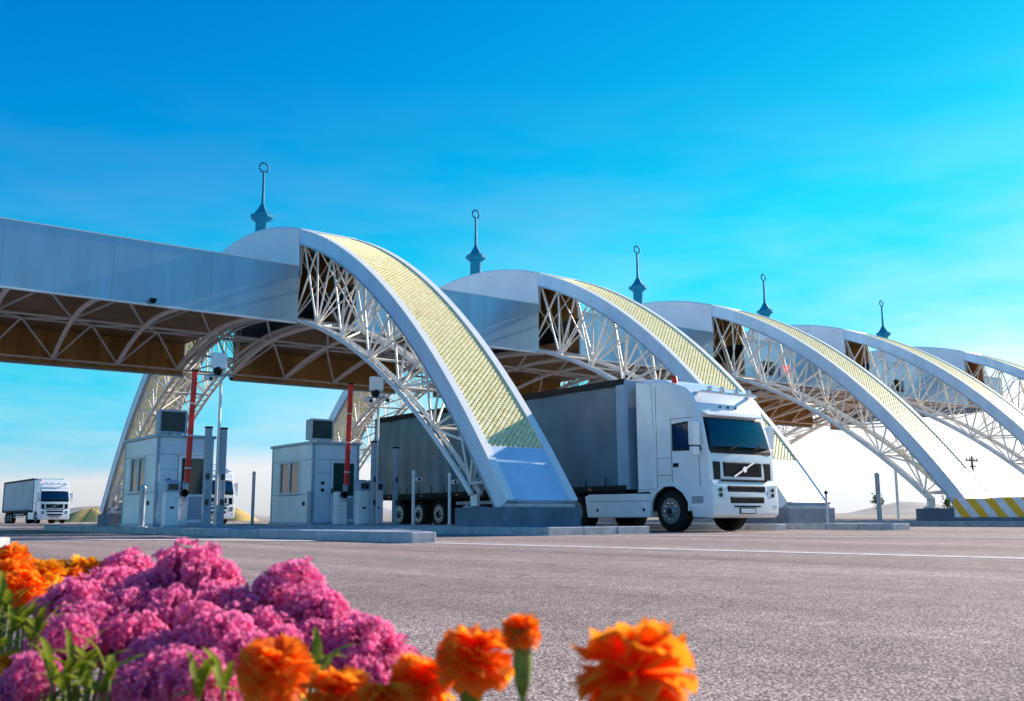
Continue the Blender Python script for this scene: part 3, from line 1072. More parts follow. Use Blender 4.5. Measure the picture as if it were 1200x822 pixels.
# ------------------------------------------------------------------ poles, readers and posts
def camera_pole(loc, h, label):
    r = thing('camera_pole', label, 'camera pole', loc, 'camera poles on the islands')
    MB().lathe([(0.13, 0), (0.13, 0.03), (0.05, 0.05)], 12).build('flange', M_STEEL, r)
    MB().sweep([(0, 0, 0.03), (0, 0, h)], [0.045, 0.038], 10).build('pole', M_TUBE, r, smooth=True)
    MB().sweep([(-0.42, -0.02, h - 0.25), (0.3, -0.02, h - 0.2)], 0.025, 8).build('bracket', M_STEEL, r, smooth=True)
    for dx, dz, a in ((-0.40, -0.25, 0.25), (0.28, -0.2, -0.3)):
        c = MB()
        d = Vector((math.sin(a), -math.cos(a), -0.22)).normalized()
        p = Vector((dx, -0.02, h + dz - 0.07))
        c.sweep([p - d * 0.12, p + d * 0.16], 0.065, 10)
        cm = c.build('camera', M_WHITE, r, smooth=True)
        MB().sweep([p + d * 0.155, p + d * 0.19], 0.055, 10).build('lens', M_BLACK, cm, smooth=True)
    dm = MB().lathe([(0.10, 0.06), (0.13, 0.0), (0.13, -0.06), (0.09, -0.15), (0.02, -0.18)], 12, (-0.12, -0.02, h - 0.05)).build('dome_camera', M_BLACK, r, smooth=True)
    MB().box(-0.30, 0.12, -0.10, 0.08, h - 0.03, h + 0.42).build('antenna_panel', M_BOOTH, r, bevel=0.03)
    return r


TOPZ = KERB_H - 0.012
camera_pole((10.24, 27.0, TOPZ), 4.45, 'thin white camera pole right of the left booth')
camera_pole((15.22, 26.8, TOPZ), 4.15, 'thin white camera pole right of the right booth, before the dark trailer')


def reader_column(loc, h, label, wd=0.14):
    r = thing('reader_column', label, 'sensor column', loc, 'sensor columns beside the booths')
    MB().box(-0.13, 0.13, -0.12, 0.12, 0, 0.04).build('base', M_STEEL, r, bevel=0.006)
    MB().box(-wd / 2, wd / 2, -0.08, 0.08, 0.04, h).build('column', M_STEEL, r, bevel=0.015)
    MB().box(-wd / 2 - 0.012, wd / 2 + 0.012, -0.092, 0.092, h, h + 0.05).build('cap', M_BLACK, r, bevel=0.01)
    for z in (0.6, 1.3):
        if z < h - 0.2:
            MB().box(-wd / 2 + 0.025, wd / 2 - 0.025, -0.088, -0.078, z, z + 0.16).build('sensor_window', M_SCREEN, r)
    return r


reader_column((9.95, 27.0, TOPZ), 2.72, 'grey sensor column nearest the left booth, left of a thin pole', 0.16)
reader_column((10.42, 27.1, TOPZ), 2.72, 'grey sensor column right of the thin pole at the left booth', 0.16)
reader_column((14.98, 26.6, TOPZ), 2.5, 'grey sensor column left of the thin pole at the right booth', 0.12)
reader_column((15.75, 26.6, TOPZ), 2.35, 'slim grey sensor column standing before the dark trailer', 0.12)


def terminal(loc, label, h=1.2):
    r = thing('payment_terminal', label, 'terminal', loc, 'white terminals beside the barriers')
    MB().box(-0.2, 0.2, -0.17, 0.17, 0, 0.05).build('base', M_STEEL, r)
    MB().box(-0.18, 0.18, -0.15, 0.15, 0.05, h).build('cabinet', M_WHITE, r, bevel=0.02)
    MB().prism_x([(-0.17, h + 0.28), (-0.17, h), (0.17, h), (0.17, h + 0.34)], -0.2, 0.2).build('hood', M_BTRIM, r, bevel=0.012)
    MB().box(-0.13, 0.13, -0.185, -0.165, h + 0.05, h + 0.22).build('screen', M_SCREEN, r)
    MB().box(-0.05, 0.05, -0.16, -0.148, 0.5, 0.56).build('slot', M_BLACK, r)
    return r


terminal((9.05, 27.2, TOPZ), 'white service terminal left of the red barrier at the left booth', 0.95)
terminal((14.82, 27.0, TOPZ), 'white terminal left of the two beside the right barrier', 1.05)
terminal((15.42, 27.2, TOPZ), 'white terminal right of the two beside the right barrier', 1.05)


def post(loc, h, r_, m, label, ball=False, cam_=False):
    r = thing('bollard_post', label, 'post', loc, 'posts on the islands')
    MB().lathe([(r_ * 2.2, 0), (r_ * 2.2, 0.025), (r_, 0.04)], 10).build('base', M_STEEL, r)
    MB().sweep([(0, 0, 0.02), (0, 0, h)], r_, 10).build('shaft', m, r, smooth=True)
    MB().lathe([(r_ * 1.15, h), (r_ * (1.9 if ball else 1.15), h + 0.05), (r_ * 0.6, h + 0.1)], 10).build('cap', M_BLACK if ball else m, r, smooth=True)
    if cam_:
        c = MB().box(0.05, 0.26, -0.07, 0.05, h - 0.22, h - 0.1).build('camera', M_WHITE, r, bevel=0.015)
        MB().lathe([(0.04, -0.02), (0.04, 0.0)], 10, (0.155, -0.07, h - 0.16), 'y').build('lens', M_BLACK, c)
    return r


post((15.55, 25.2, TOPZ), 1.52, 0.05, M_WHITE, 'short white post with a small camera before the dark trailer', cam_=True)
post((15.9, 23.8, TOPZ), 1.40, 0.045, M_WHITE, 'short white post nearest the arch pedestal, before trailer wheels', cam_=True)
post((12.5, 29.8, 0), 1.75, 0.05, M_STEEL, 'thin grey post in the lane left of the right booth')
post((13.62, 28.1, TOPZ), 0.95, 0.08, M_STEEL, 'stubby dark grey post at the left corner of the right booth')
post((8.55, 28.0, TOPZ), 1.05, 0.08, M_STEEL, 'stubby grey post at the left corner of the left booth')
post((25.0, 17.6, TOPZ), 0.85, 0.035, M_STEEL, 'thin post with black ball top right of the second arch foot', ball=True)
post((34.6, 22.0, TOPZ), 1.75, 0.09, M_STEEL, 'thick grey post on the third arch island')
post((34.6, 21.2, TOPZ), 1.95, 0.05, M_TUBE, 'tall thin post beside the thick grey one under the third arch')

# striped barrier on the third arch island
r = thing('striped_barrier', 'concrete barrier with yellow and grey diagonal stripes at the right edge', 'barrier', (33.62, 12.4, TOPZ))
MB().prism_x([(0.0, 0.0), (6.1, 0.0), (6.1, 0.14), (0.0, 0.14)], -0.02, 0.5).build('foot', M_CONC_D, r, bevel=0.01)
MB().box(0.03, 0.45, 0.03, 6.07, 0.14, 0.80).build('striped_wall', M_STRIPE, r, bevel=0.015)

# lane signals and small cameras on the fascia
def lane_signal(x, label, red=True):
    r = thing('lane_signal', label, 'signal', (x, YF, 7.35), 'lane signals on the canopy fascia')
    MB().box(-0.32, 0.32, -0.18, -0.02, -0.32, 0.32).build('housing', M_WHITE if red else M_BLACK, r, bevel=0.02)
    MB().box(-0.08, 0.08, -0.03, 0.0, -0.1, 0.1).build('bracket', M_STEEL, r)
    if red:
        for a in (45, -45):
            o = MB().box(-0.26, 0.26, -0.012, 0.0, -0.05, 0.05).build('red_bar', M_SIGRED, r)
            o.location = (0, -0.182 - (0.003 if a > 0 else 0), 0)
            o.rotation_euler = (0, math.radians(a), 0)
    else:
        MB().box(-0.24, 0.24, -0.192, -0.18, -0.24, 0.24).build('lens', M_SCREEN, r)
    return r


lane_signal(39.3, 'white lane signal with a red cross on the fascia beyond the third arch')
lane_signal(38.1, 'small black signal box left of the red crossed one', False)
lane_signal(49.2, 'small black signal box on the fascia beyond the fourth arch', False)
r = thing('fascia_camera', 'small black camera at the lower edge of the silver fascia', 'camera', (9.0, YF - 0.02, 6.86))
MB().box(-0.04, 0.04, -0.04, 0.02, 0.0, 0.1).build('bracket', M_BLACK, r)
MB().lathe([(0.10, 0.0), (0.10, -0.06), (0.06, -0.13), (0.02, -0.15)], 10, (0, -0.12, 0.06)).build('dome', M_BLACK, r, smooth=True)


# ------------------------------------------------------------------ lorries (front at y = 0, pointing to -y)
def wheel(mbp, x, y, rad, wdt, parent, dual=False):
    s_ = -1 if x < 0 else 1
    ty = MB().lathe([(rad * 0.05, -wdt / 2 + 0.12), (rad * 0.60, -wdt / 2 + 0.12), (rad * 0.62, -wdt / 2), (rad * 0.9, -wdt / 2), (rad, -wdt * 0.36), (rad, wdt * 0.36), (rad * 0.9, wdt / 2), (rad * 0.62, wdt / 2), (rad * 0.60, wdt / 2 - 0.12), (rad * 0.05, wdt / 2 - 0.12)], 28, (x, y, rad), 'x').build('wheel', M_TYRE, parent, smooth=True)
    xo = x + s_ * wdt / 2 - s_ * (0.0 if wdt < 0.45 else 0.05)
    d = 0.10 if not dual else -0.02
    MB().lathe([(rad * 0.63, s_ * 0.012), (rad * 0.60, s_ * 0.014), (rad * 0.56, -s_ * 0.03), (rad * 0.50, -s_ * 0.05), (rad * 0.32, -s_ * 0.02), (rad * 0.28, s_ * 0.02), (rad * 0.16, s_ * 0.05)], 24, (xo - s_ * 0.004, y, rad), 'x').build('rim', M_RIM, ty, smooth=True)
    nuts = MB()
    for k in range(10):
        a = 2 * math.pi * k / 10
        nuts.lathe([(rad * 0.05, -s_ * 0.07), (rad * 0.04, s_ * 0.012)], 6, (xo, y + rad * 0.4 * math.cos(a), rad + rad * 0.4 * math.sin(a)), 'x')
    nuts.build('wheel_nuts', M_CHROME, ty)
    holes = MB()
    for k in range(10):
        a = 2 * math.pi * (k + 0.5) / 10
        holes.lathe([(rad * 0.055, -s_ * 0.06), (rad * 0.055, -s_ * 0.018)], 8, (xo, y + rad * 0.47 * math.cos(a), rad + rad * 0.47 * math.sin(a)), 'x')
    holes.build('hand_holes', M_CHASSIS, ty)
    MB().lathe([(rad * 0.15, s_ * 0.05), (rad * 0.12, s_ * 0.09), (rad * 0.04, s_ * 0.10)], 12, (xo, y, rad), 'x').build('hub_cap', M_CHASSIS, ty, smooth=True)
    return ty


def make_lorry(curtain, label, group):
    r = thing('articulated_lorry', label, 'lorry', (0, 0, 0), group)
    cw = 1.235
    # ---- cab shell: side profile with wheel arch, extruded and rounded
    wc, wr = 1.36, 0.66
    arch_p = [(wc + wr * math.cos(a), max(0.62, 0.52 + wr * math.sin(a))) for a in np.linspace(math.pi * 0.955, math.pi * 0.045, 12)]
    prof = [(0.06, 0.62), (0.0, 0.95), (0.0, 1.45), (0.03, 1.98), (0.25, 2.80), (0.33, 3.05), (0.46, 3.40), (0.72, 3.62), (1.2, 3.79), (1.7, 3.88), (2.26, 3.90), (2.26, 1.05), (2.05, 1.0)] + arch_p[::-1]
    cab = MB().prism_x(prof, -cw, cw).build('cab', M_CAB, r, bevel=0.085, seg=3, smooth=True)
    MB().prism_x([(wc + (wr + 0.01) * math.cos(a), 0.52 + (wr + 0.01) * math.sin(a)) for a in np.linspace(0, math.pi, 14)] + [(wc + (wr - 0.05) * math.cos(a), 0.52 + (wr - 0.05) * math.sin(a)) for a in np.linspace(math.pi, 0, 14)], -cw + 0.035, cw - 0.035).build('wheel_well', M_CHASSIS, cab)
    # roof side air deflectors and rear fairings
    for s_ in (-1, 1):
        MB().prism_x([(1.78, 1.08), (2.46, 1.08), (2.46, 3.93), (1.92, 3.86)], *(sorted((s_ * cw, s_ * (cw - 0.05))) if False else sorted((s_ * (cw + 0.025), s_ * (cw - 0.045))))).build('side_fairing', M_CAB, cab, bevel=0.02)
    MB().prism_x([(1.3, 3.77), (2.3, 3.88), (2.44, 4.02), (2.1, 4.0), (1.6, 3.93)], -1.05, 1.05).build('roof_deflector', M_CAB, cab, bevel=0.03)

    # windscreen, lying on the raked front
    def on_front(z):
        ys = [(0.95, 0.0), (1.45, 0.0), (1.98, 0.03), (2.80, 0.25), (3.05, 0.33), (3.40, 0.46)]
        return float(np.interp(z, [a for a, _ in ys], [b for _, b in ys]))
    zb, zt = 2.10, 2.80
    yb, yt = on_front(zb), on_front(zt)
    def slab(xa0, xa1, xb0, xb1, za, zc, off, th):
        ya, yc = on_front(za), on_front(zc)
        return MB().add([(xa0, ya - off, za), (xa1, ya - off, za), (xb1, yc - off, zc), (xb0, yc - off, zc), (xa0, ya - off + th, za), (xa1, ya - off + th, za), (xb1, yc - off + th, zc), (xb0, yc - off + th, zc)],
                        [(0, 1, 2, 3), (7, 6, 5, 4), (0, 4, 5, 1), (1, 5, 6, 2), (2, 6, 7, 3), (3, 7, 4, 0)])
    slab(-1.19, 1.19, -1.12, 1.12, 1.99, 2.84, 0.012, 0.03).build('windscreen_surround', M_BLACK, cab, bevel=0.008)
    vs, fs = [], []
    for i in range(15):
        u = i / 7 - 1
        for j in range(5):
            t = j / 4
            z = zb + (zt - zb) * t
            vs.append(((1.12 - 0.07 * t) * u, on_front(z) - 0.024 - 0.085 * (1 - u * u) - 0.03 * math.sin(math.pi * t), z))
    for i in range(14):
        for j in range(4):
            a = i * 5 + j
            fs.append((a, a + 5, a + 6, a + 1))
    rim_ = [i * 5 for i in range(15)] + [14 * 5 + j for j in range(1, 5)] + [i * 5 + 4 for i in range(13, -1, -1)] + [3, 2, 1]
    o_ = len(vs)
    vs += [(vs[k][0], on_front(vs[k][2]) - 0.01, vs[k][2]) for k in rim_]
    for q in range(len(rim_)):
        q2 = (q + 1) % len(rim_)
        fs.append((rim_[q], o_ + q, o_ + q2, rim_[q2]))
    MB().add(vs, fs).build('windscreen', M_GLASS, cab, smooth=True)
    for xw in (-0.55, 0.35):
        MB().sweep([(xw, on_front(2.02) - 0.13, 2.02), (xw + 0.5, on_front(2.2) - 0.16, 2.20)], 0.012, 6).build('wiper', M_BLACK, cab)
    # dashboard line seen through the lower glass is a dark cowl
    slab(-1.14, 1.14, -1.16, 1.16, 1.93, 2.0, 0.02, 0.03).build('cowl', M_BLACK, cab)
    # sun visor and lamp bar over the windscreen
    MB().add([(-1.10, 0.10, 2.90), (1.10, 0.10, 2.90), (1.12, 0.33, 3.02), (-1.12, 0.33, 3.02), (-1.10, 0.12, 2.87), (1.10, 0.12, 2.87), (1.12, 0.35, 2.97), (-1.12, 0.35, 2.97)],
             [(0, 1, 2, 3), (7, 6, 5, 4), (0, 4, 5, 1), (1, 5, 6, 2), (2, 6, 7, 3), (3, 7, 4, 0)]).build('sun_visor', M_CAB, cab, bevel=0.01)
    for xv in (-0.35, -0.05, 0.25):
        MB().lathe([(0.035, -0.02), (0.03, 0.0)], 8, (xv, 0.355, 3.14), 'y').build('marker_lamp', M_BLACK, cab)
    MB().sweep([(-1.08, 0.34, 3.50), (1.08, 0.34, 3.50)], 0.035, 8).build('lamp_bar', M_CHROME, cab, smooth=True)
    for xv in (-1.0, 1.0):
        MB().box(xv - 0.03, xv + 0.03, 0.32, 0.70, 3.46, 3.52).build('bar_bracket', M_CHROME, cab)
    for xv in (-0.75, -0.28, 0.28, 0.75):
        l_ = MB().lathe([(0.06, 0.04), (0.075, -0.02), (0.07, -0.05)], 14, (xv, 0.33, 3.58), 'y').build('roof_lamp', M_CAB, cab, smooth=True)
        MB().lathe([(0.062, -0.052), (0.03, -0.06)], 14, (xv, 0.33, 3.58), 'y').build('lens', M_LAMP, l_, smooth=True)
    MB().lathe([(0.075, 0.0), (0.075, 0.20), (0.04, 0.26)], 10, (-1.0, 1.28, 3.74)).build('beacon', M_RED, cab, smooth=True)
    # upper grille with slanted bar and round badge
    MB().box(-0.72, 0.72, -0.03, 0.02, 1.36, 1.72).build('grille', M_BLACK, cab, bevel=0.02)
    for k in range(5):
        MB().box(-0.68, 0.68, -0.038, -0.028, 1.405 + k * 0.065, 1.425 + k * 0.065).build('grille_slat', M_CHASSIS, cab)
    bar = MB().box(-0.42, 0.42, -0.01, 0.01, -0.022, 0.022).build('slanted_bar', M_CHROME, cab)
    bar.location = (0, -0.052, 1.54)
    bar.rotation_euler = (0, -0.44, 0)
    bd = MB().lathe([(0.075, -0.02), (0.085, 0.0), (0.055, 0.0), (0.055, -0.01)], 18, (0, -0.062, 1.54), 'y').build('badge', M_CHROME, cab, smooth=True)
    # corner vents
    for s_ in (-1, 1):
        MB().box(*sorted((s_ * 0.84, s_ * 1.10)), -0.012, 0.03, 1.28, 1.72).build('corner_vent', M_BLACK, cab, bevel=0.02)
    # bumper with two air slots, lamps, plate
    bp = [(-0.10, 0.42), (-0.12, 0.75), (-0.09, 1.10), (-0.04, 1.26), (0.06, 1.26), (0.62, 1.02), (0.66, 0.60), (0.60, 0.36), (0.0, 0.34)]
    bm_ = MB().prism_x(bp, -1.245, 1.245).build('bumper', M_CAB, r, bevel=0.05, seg=3, smooth=True)
    MB().box(-0.86, 0.86, -0.075, -0.03, 1.235, 1.285).build('bumper_gap', M_BLACK, bm_)
    for za, zc, hw_ in ((0.98, 1.13, 0.70), (0.70, 0.86, 0.64)):
        MB().box(-hw_, hw_, -0.137, -0.085, za, zc).build('air_slot', M_BLACK, bm_, bevel=0.02)
        for q in (0.33, 0.66):
            MB().box(-hw_ + 0.04, hw_ - 0.04, -0.142, -0.134, za + (zc - za) * q - 0.012, za + (zc - za) * q + 0.012).build('slot_slat', M_CHASSIS, bm_)
    MB().box(-0.30, 0.30, -0.126, -0.10, 0.44, 0.59).build('plate_holder', M_BLACK, bm_)
    MB().box(-0.27, 0.27, -0.131, -0.12, 0.46, 0.57).build('number_plate', M_WHITE, bm_)
    MB().box(-0.50, 0.50, -0.128, -0.10, 0.60, 0.64).build('lower_slit', M_BLACK, bm_)
    for s_ in (-1, 1):
        hl = MB().add([(s_ * 0.80, -0.128, 0.80), (s_ * 1.16, -0.110, 0.84), (s_ * 1.20, -0.085, 1.16), (s_ * 0.84, -0.10, 1.12),
                       (s_ * 0.80, -0.05, 0.80), (s_ * 1.16, -0.05, 0.84), (s_ * 1.20, -0.03, 1.16), (s_ * 0.84, -0.04, 1.12)],
                      [(0, 1, 2, 3), (7, 6, 5, 4), (0, 4, 5, 1), (1, 5, 6, 2), (2, 6, 7, 3), (3, 7, 4, 0)]).build('headlight', M_LAMP, bm_, bevel=0.01)
        for zz in (0.90, 1.03):
            MB().lathe([(0.055, -0.01), (0.045, 0.0), (0.03, 0.01)], 12, (s_ * 0.99, -0.124, zz), 'y').build('lamp_reflector', M_BLACK, hl, smooth=True)
        MB().box(*sorted((s_ * 1.0, s_ * 1.14)), -0.125, -0.10, 0.56, 0.66).build('fog_lamp', M_LAMP, bm_, bevel=0.01)
    # side windows, door lines, handles, steps, mirrors
    for s_ in (-1, 1):
        xs = s_ * cw
        X = lambda a, b: sorted((xs + s_ * a, xs + s_ * b))
        MB().prism_x([(0.22, 2.0), (1.22, 2.03), (1.22, 2.72), (0.58, 2.76), (0.48, 2.66)], *X(-0.03, 0.006)).build('window_surround', M_BLACK, cab, bevel=0.004, seg=1)
        MB().prism_x([(0.31, 2.05), (1.17, 2.08), (1.17, 2.67), (0.62, 2.71), (0.54, 2.62)], *X(-0.02, 0.010)).build('side_window', M_GLASS, cab)
        for pr in ([(0.30, 1.10), (0.315, 1.10), (0.34, 2.0), (0.325, 2.0)], [(1.24, 1.24), (1.255, 1.24), (1.255, 2.85), (1.24, 2.85)], [(0.5, 2.84), (1.25, 2.84), (1.25, 2.852), (0.5, 2.852)],
                   [(1.76, 1.1), (1.772, 1.1), (1.772, 3.75), (1.76, 3.75)], [(1.255, 1.86), (1.75, 1.86), (1.75, 1.872), (1.255, 1.872)], [(1.255, 1.42), (1.75, 1.42), (1.75, 1.432), (1.255, 1.432)]):
            MB().prism_x(pr, *X(-0.02, 0.003)).build('panel_seam', M_CHASSIS, cab)
        MB().prism_x([(1.02, 1.62), (1.20, 1.62), (1.20, 1.72), (1.02, 1.72)], *X(-0.01, 0.02)).build('door_handle', M_BLACK, cab, bevel=0.01)
        MB().prism_x([(0.1, 0.62), (0.66, 0.62), (0.60, 1.0), (0.1, 1.02)], *X(-0.04, 0.012)).build('step_panel', M_CAB, cab, bevel=0.01)
        MB().prism_x([(0.22, 0.70), (0.6, 0.70), (0.6, 0.88), (0.22, 0.88)], *X(0.0, 0.018)).build('step_tread', M_STEEL, cab)
        MB().prism_x([(wc - 0.70, 0.52), (wc - 0.70, 0.75), (wc - 0.52, 1.02), (wc - 0.2, 1.20), (wc + 0.2, 1.20), (wc + 0.52, 1.02), (wc + 0.70, 0.75), (wc + 0.70, 0.52),
                      (wc + 0.64, 0.52), (wc + 0.64, 0.74), (wc + 0.47, 0.97), (wc + 0.17, 1.14), (wc - 0.17, 1.14), (wc - 0.47, 0.97), (wc - 0.64, 0.74), (wc - 0.64, 0.52)], *X(-0.12, 0.03)).build('wheel_arch', M_CAB if s_ else M_BLACK, cab)
        mi = MB().box(*X(0.06, 0.34), 0.20, 0.36, 2.12, 2.72).build('mirror', M_CAB, cab, bevel=0.035, seg=3)
        MB().box(*X(0.09, 0.31), 0.355, 0.37, 2.18, 2.67).build('mirror_glass', M_BLACK, mi)
        MB().box(*X(0.08, 0.32), 0.21, 0.35, 1.86, 2.09).build('wide_mirror', M_CAB, mi, bevel=0.03)
        for zz in (2.06, 2.64):
            MB().sweep([(xs + s_ * 0.18, 0.27, zz), (xs - s_ * 0.02, 0.40, zz + 0.03)], 0.022, 8).build('mirror_arm', M_BLACK, mi, smooth=True)
        MB().prism_x([(2.05, 1.02), (2.46, 1.02), (2.46, 1.07), (2.05, 1.07)], *X(-0.1, 0.04)).build('fender_lip', M_WHITE, cab)
        # skirt box behind the front wheel
        MB().prism_x([(2.06, 0.36), (2.06, 0.98), (4.45, 1.0), (4.62, 0.94), (4.52, 0.36)], *sorted((s_ * 1.23, s_ * 0.80))).build('side_skirt', M_CAB, r, bevel=0.035)
        MB().prism_x([(2.12, 0.78), (4.42, 0.80), (4.42, 0.812), (2.12, 0.792)], *sorted((s_ * 1.20, s_ * 1.233))).build('skirt_seam', M_CHASSIS, r)
        for yy in (2.3, 4.1):
            MB().lathe([(0.045, -s_ * 0.02), (0.045, s_ * 0.004)], 10, (s_ * 1.232, yy, 0.56), 'x').build('fuel_cap', M_BLACK, r)
    # ---- chassis, tractor wheels
    ch = MB().box(-0.45, 0.45, 0.5, 6.2, 0.55, 0.95).build('chassis', M_CHASSIS, r)
    MB().box(-0.9, 0.9, 0.7, 2.2, 0.62, 1.05).build('engine_bay', M_CHASSIS, r)
    for x in (-1.04, 1.04):
        wheel(None, x, wc, 0.52, 0.33, r)
        wheel(None, x * 0.93, 5.05, 0.52, 0.50, r, True)
    MB().box(-1.2, 1.2, 4.45, 5.7, 1.07, 1.12).build('mudguard', M_CHASSIS, r, bevel=0.02)
    # exhaust stack, then boxes added to block sun through the gaps
    MB().sweep([(0.75, 2.36, 0.95), (0.75, 2.36, 2.9)], 0.08, 10).build('exhaust', M_CHASSIS, r, smooth=True)
    MB().box(-0.95, 0.95, 2.3, 6.3, 0.90, 1.06).build('sun_blocker_frame', M_CHASSIS, r)  # filler added to stop sunlight passing under the trailer front
    MB().box(-0.8, 0.8, 2.35, 4.4, 0.45, 0.92).build('sun_blocker_low', M_CHASSIS, r, bevel=0.05)  # second filler below it, added to close the same light path
    MB().box(-0.95, 1.10, 2.48, 2.77, 0.95, 3.85).build('sun_blocker_gap', M_CHASSIS, r, bevel=0.03)  # box filling the cab-trailer gap, added to keep sun off the arch foot
    # ---- trailer
    TL, T0, tz0, tz1, tw = 13.65, 2.80, 1.20, 4.08, 1.265
    MB().box(-1.2, 1.2, T0 + 0.2, T0 + TL, 1.02, 1.16).build('trailer_floor', M_CHASSIS, r)
    for x in (-0.5, 0.5):
        MB().box(x - 0.06, x + 0.06, T0 + 0.8, T0 + TL - 0.1, 0.72, 1.03).build('trailer_beam', M_CHASSIS, r)
    MB().box(-tw + 0.01, tw - 0.01, T0, T0 + 0.10, tz0 - 0.1, tz1 - 0.02).build('headboard', M_CURTAIN2, r, bevel=0.02)
    MB().box(-tw + 0.02, tw - 0.02, T0 + 0.1, T0 + TL, tz1 - 0.06, tz1).build('trailer_roof', M_CURTAIN2, r, bevel=0.015)
    MB().box(-tw, tw, T0 + TL, T0 + TL + 0.06, tz0 - 0.1, tz1).build('rear_doors', M_CURTAIN2, r)
    for s_ in (-1, 1):
        # curtain with soft vertical folds
        vs, fs = [], []
        ny, nz = 120, 8
        for i in range(ny + 1):
            for j in range(nz + 1):
                y = T0 + 0.42 + (TL - 0.5) * i / ny
                z = tz0 + (tz1 - 0.14 - tz0) * j / nz
                d = 0.012 * math.sin(y * 8.4 + 0.6 * math.sin(z * 2)) + 0.022 * math.sin(y * 2.1 + z * 0.9) + 0.020 * math.sin(z * 2.4 + y * 0.5)
                vs.append((s_ * (tw - 0.065 + d), y, z))
        for i in range(ny):
            for j in range(nz):
                a = i * (nz + 1) + j
                fs.append((a, a + nz + 1, a + nz + 2, a + 1))
        MB().add(vs, fs).build('curtain', curtain, r, smooth=True)
        MB().box(*sorted((s_ * tw, s_ * (tw - 0.05))), T0 + 0.08, T0 + 0.43, tz0 - 0.1, tz1 - 0.03).build('front_post', M_CURTAIN2, r, bevel=0.015)
        MB().box(*sorted((s_ * (tw + 0.006), s_ * (tw - 0.06))), T0 + 0.1, T0 + TL, tz1 - 0.15, tz1 + 0.02).build('roof_rail', M_CHASSIS, r, bevel=0.01)
        MB().box(*sorted((s_ * (tw + 0.004), s_ * (tw - 0.06))), T0 + 0.1, T0 + TL, tz0 - 0.12, tz0 + 0.02).build('side_rail', M_CURTAIN2 if curtain is not M_CURTAIN else M_CHASSIS, r, bevel=0.01)
        for k in range(16):
            y = T0 + 0.9 + k * 0.8
            MB().box(*sorted((s_ * (tw - 0.004), s_ * (tw + 0.006))), y, y + 0.045, tz0 - 0.08, tz0 + 0.24).build('curtain_strap', M_CHASSIS, r)
        for z in (0.55, 0.80):
            MB().box(*sorted((s_ * 1.2, s_ * 1.17)), T0 + 3.6, T0 + 8.3, z, z + 0.10).build('side_guard', M_STEEL, r)
        for k in range(3):
            y = T0 + 9.3 + k * 1.31
            wheel(None, s_ * 1.03, y, 0.50, 0.38, r)
        MB().prism_x([(T0 + 8.7, 1.0), (T0 + 12.6, 1.0), (T0 + 12.6, 1.05), (T0 + 8.7, 1.05)], *sorted((s_ * 1.24, s_ * 0.8))).build('mudguard', M_CHASSIS, r)
        MB().box(*sorted((s_ * 0.95, s_ * 0.75)), T0 + 2.6, T0 + 2.75, 0.12, 1.0).build('landing_leg', M_STEEL, r)
        MB().box(*sorted((s_ * 1.0, s_ * 0.7)), T0 + 2.5, T0 + 2.85, 0.0, 0.13).build('landing_foot', M_STEEL, r) if False else None
        for k in range(6):
            MB().box(*sorted((s_ * (tw + 0.002), s_ * (tw + 0.012))), T0 + 1.5 + k * 2.2, T0 + 1.6 + k * 2.2, tz0 - 0.1, tz0 - 0.05).build('marker_light', M_ORANGE, r)
    return r


L0 = make_lorry(M_CURTAIN, 'white cab lorry with long dark grey curtain trailer, driving out beside the nearest arch', None)
L0.location = (18.55 + 1.245, 16.35, 0)
index_children()
L1 = copy_tree(L0)
L1.location = (21.6, 96.0, 0)
L1['label'] = 'distant white lorry with grey trailer at the far left'
for ch in COL.objects:
    if ch.parent == L1 and ch.name.startswith('curtain') and not ch.name.startswith('curtain_strap'):
        ch.material_slots[0].link = 'OBJECT'
        ch.material_slots[0].material = M_CURTAIN3
L2 = copy_tree(L0)
L2.location = (24.3, 64.0, 0)
L2['label'] = 'white lorry cab half hidden behind the columns right of the left booth'

# ------------------------------------------------------------------ distance: hills, sand heaps, pole, trees
def ridge(name, pts, depth, m):
    vs, fs = [], []
    n_ = len(pts)
    for i, (x, y, h) in enumerate(pts):
        d = Vector((x, y, 0)).normalized()
        for k, (t, hh) in enumerate(((-1.0, -0.3), (-0.4, 0.65), (0.0, 1.0), (0.5, 0.6), (1.0, -0.3))):
            vs.append((x + d.x * depth * t, y + d.y * depth * t, h * hh if hh > 0 else -0.5))
    for i in range(n_ - 1):
        for k in range(4):
            a = i * 5 + k
            fs.append((a, a + 1, a + 6, a + 5))
    return MB().add(vs, fs).build(name, m, smooth=True)


pts = []
for i in range(160):
    a = math.radians(-35 + i * 0.9)
    d = 1500
    h = 9 + 7 * math.sin(i * 0.37) + 5 * math.sin(i * 0.91 + 1) + rng.uniform(-2.0, 2.0)
    pts.append((d * math.sin(a), d * math.cos(a), max(3, h)))
structure(ridge('hills', pts, 220, M_HILL))


def heap(x, y, rx, h, label):
    vs, fs = [], []
    n_, m_ = 22, 6
    for j in range(m_ + 1):
        t = j / m_
        for k in range(n_):
            a = 2 * math.pi * k / n_
            rr = (1 - t) * (1 + 0.12 * math.sin(3 * a + x) + 0.07 * math.sin(7 * a))
            vs.append((x + rx * rr * math.cos(a), y + rx * 0.6 * rr * math.sin(a), -0.1 + h * (1 - (1 - t) ** 1.6) * (1 + 0.05 * math.sin(5 * a + j))))
    for j in range(m_):
        for k in range(n_):
            k2 = (k + 1) % n_
            fs.append((j * n_ + k, j * n_ + k2, (j + 1) * n_ + k2, (j + 1) * n_ + k))
    o = MB().add(vs, fs).build('sand_heap', M_SAND, smooth=True)
    return tag(o, label, 'sand heap', 'sand heaps on the horizon')


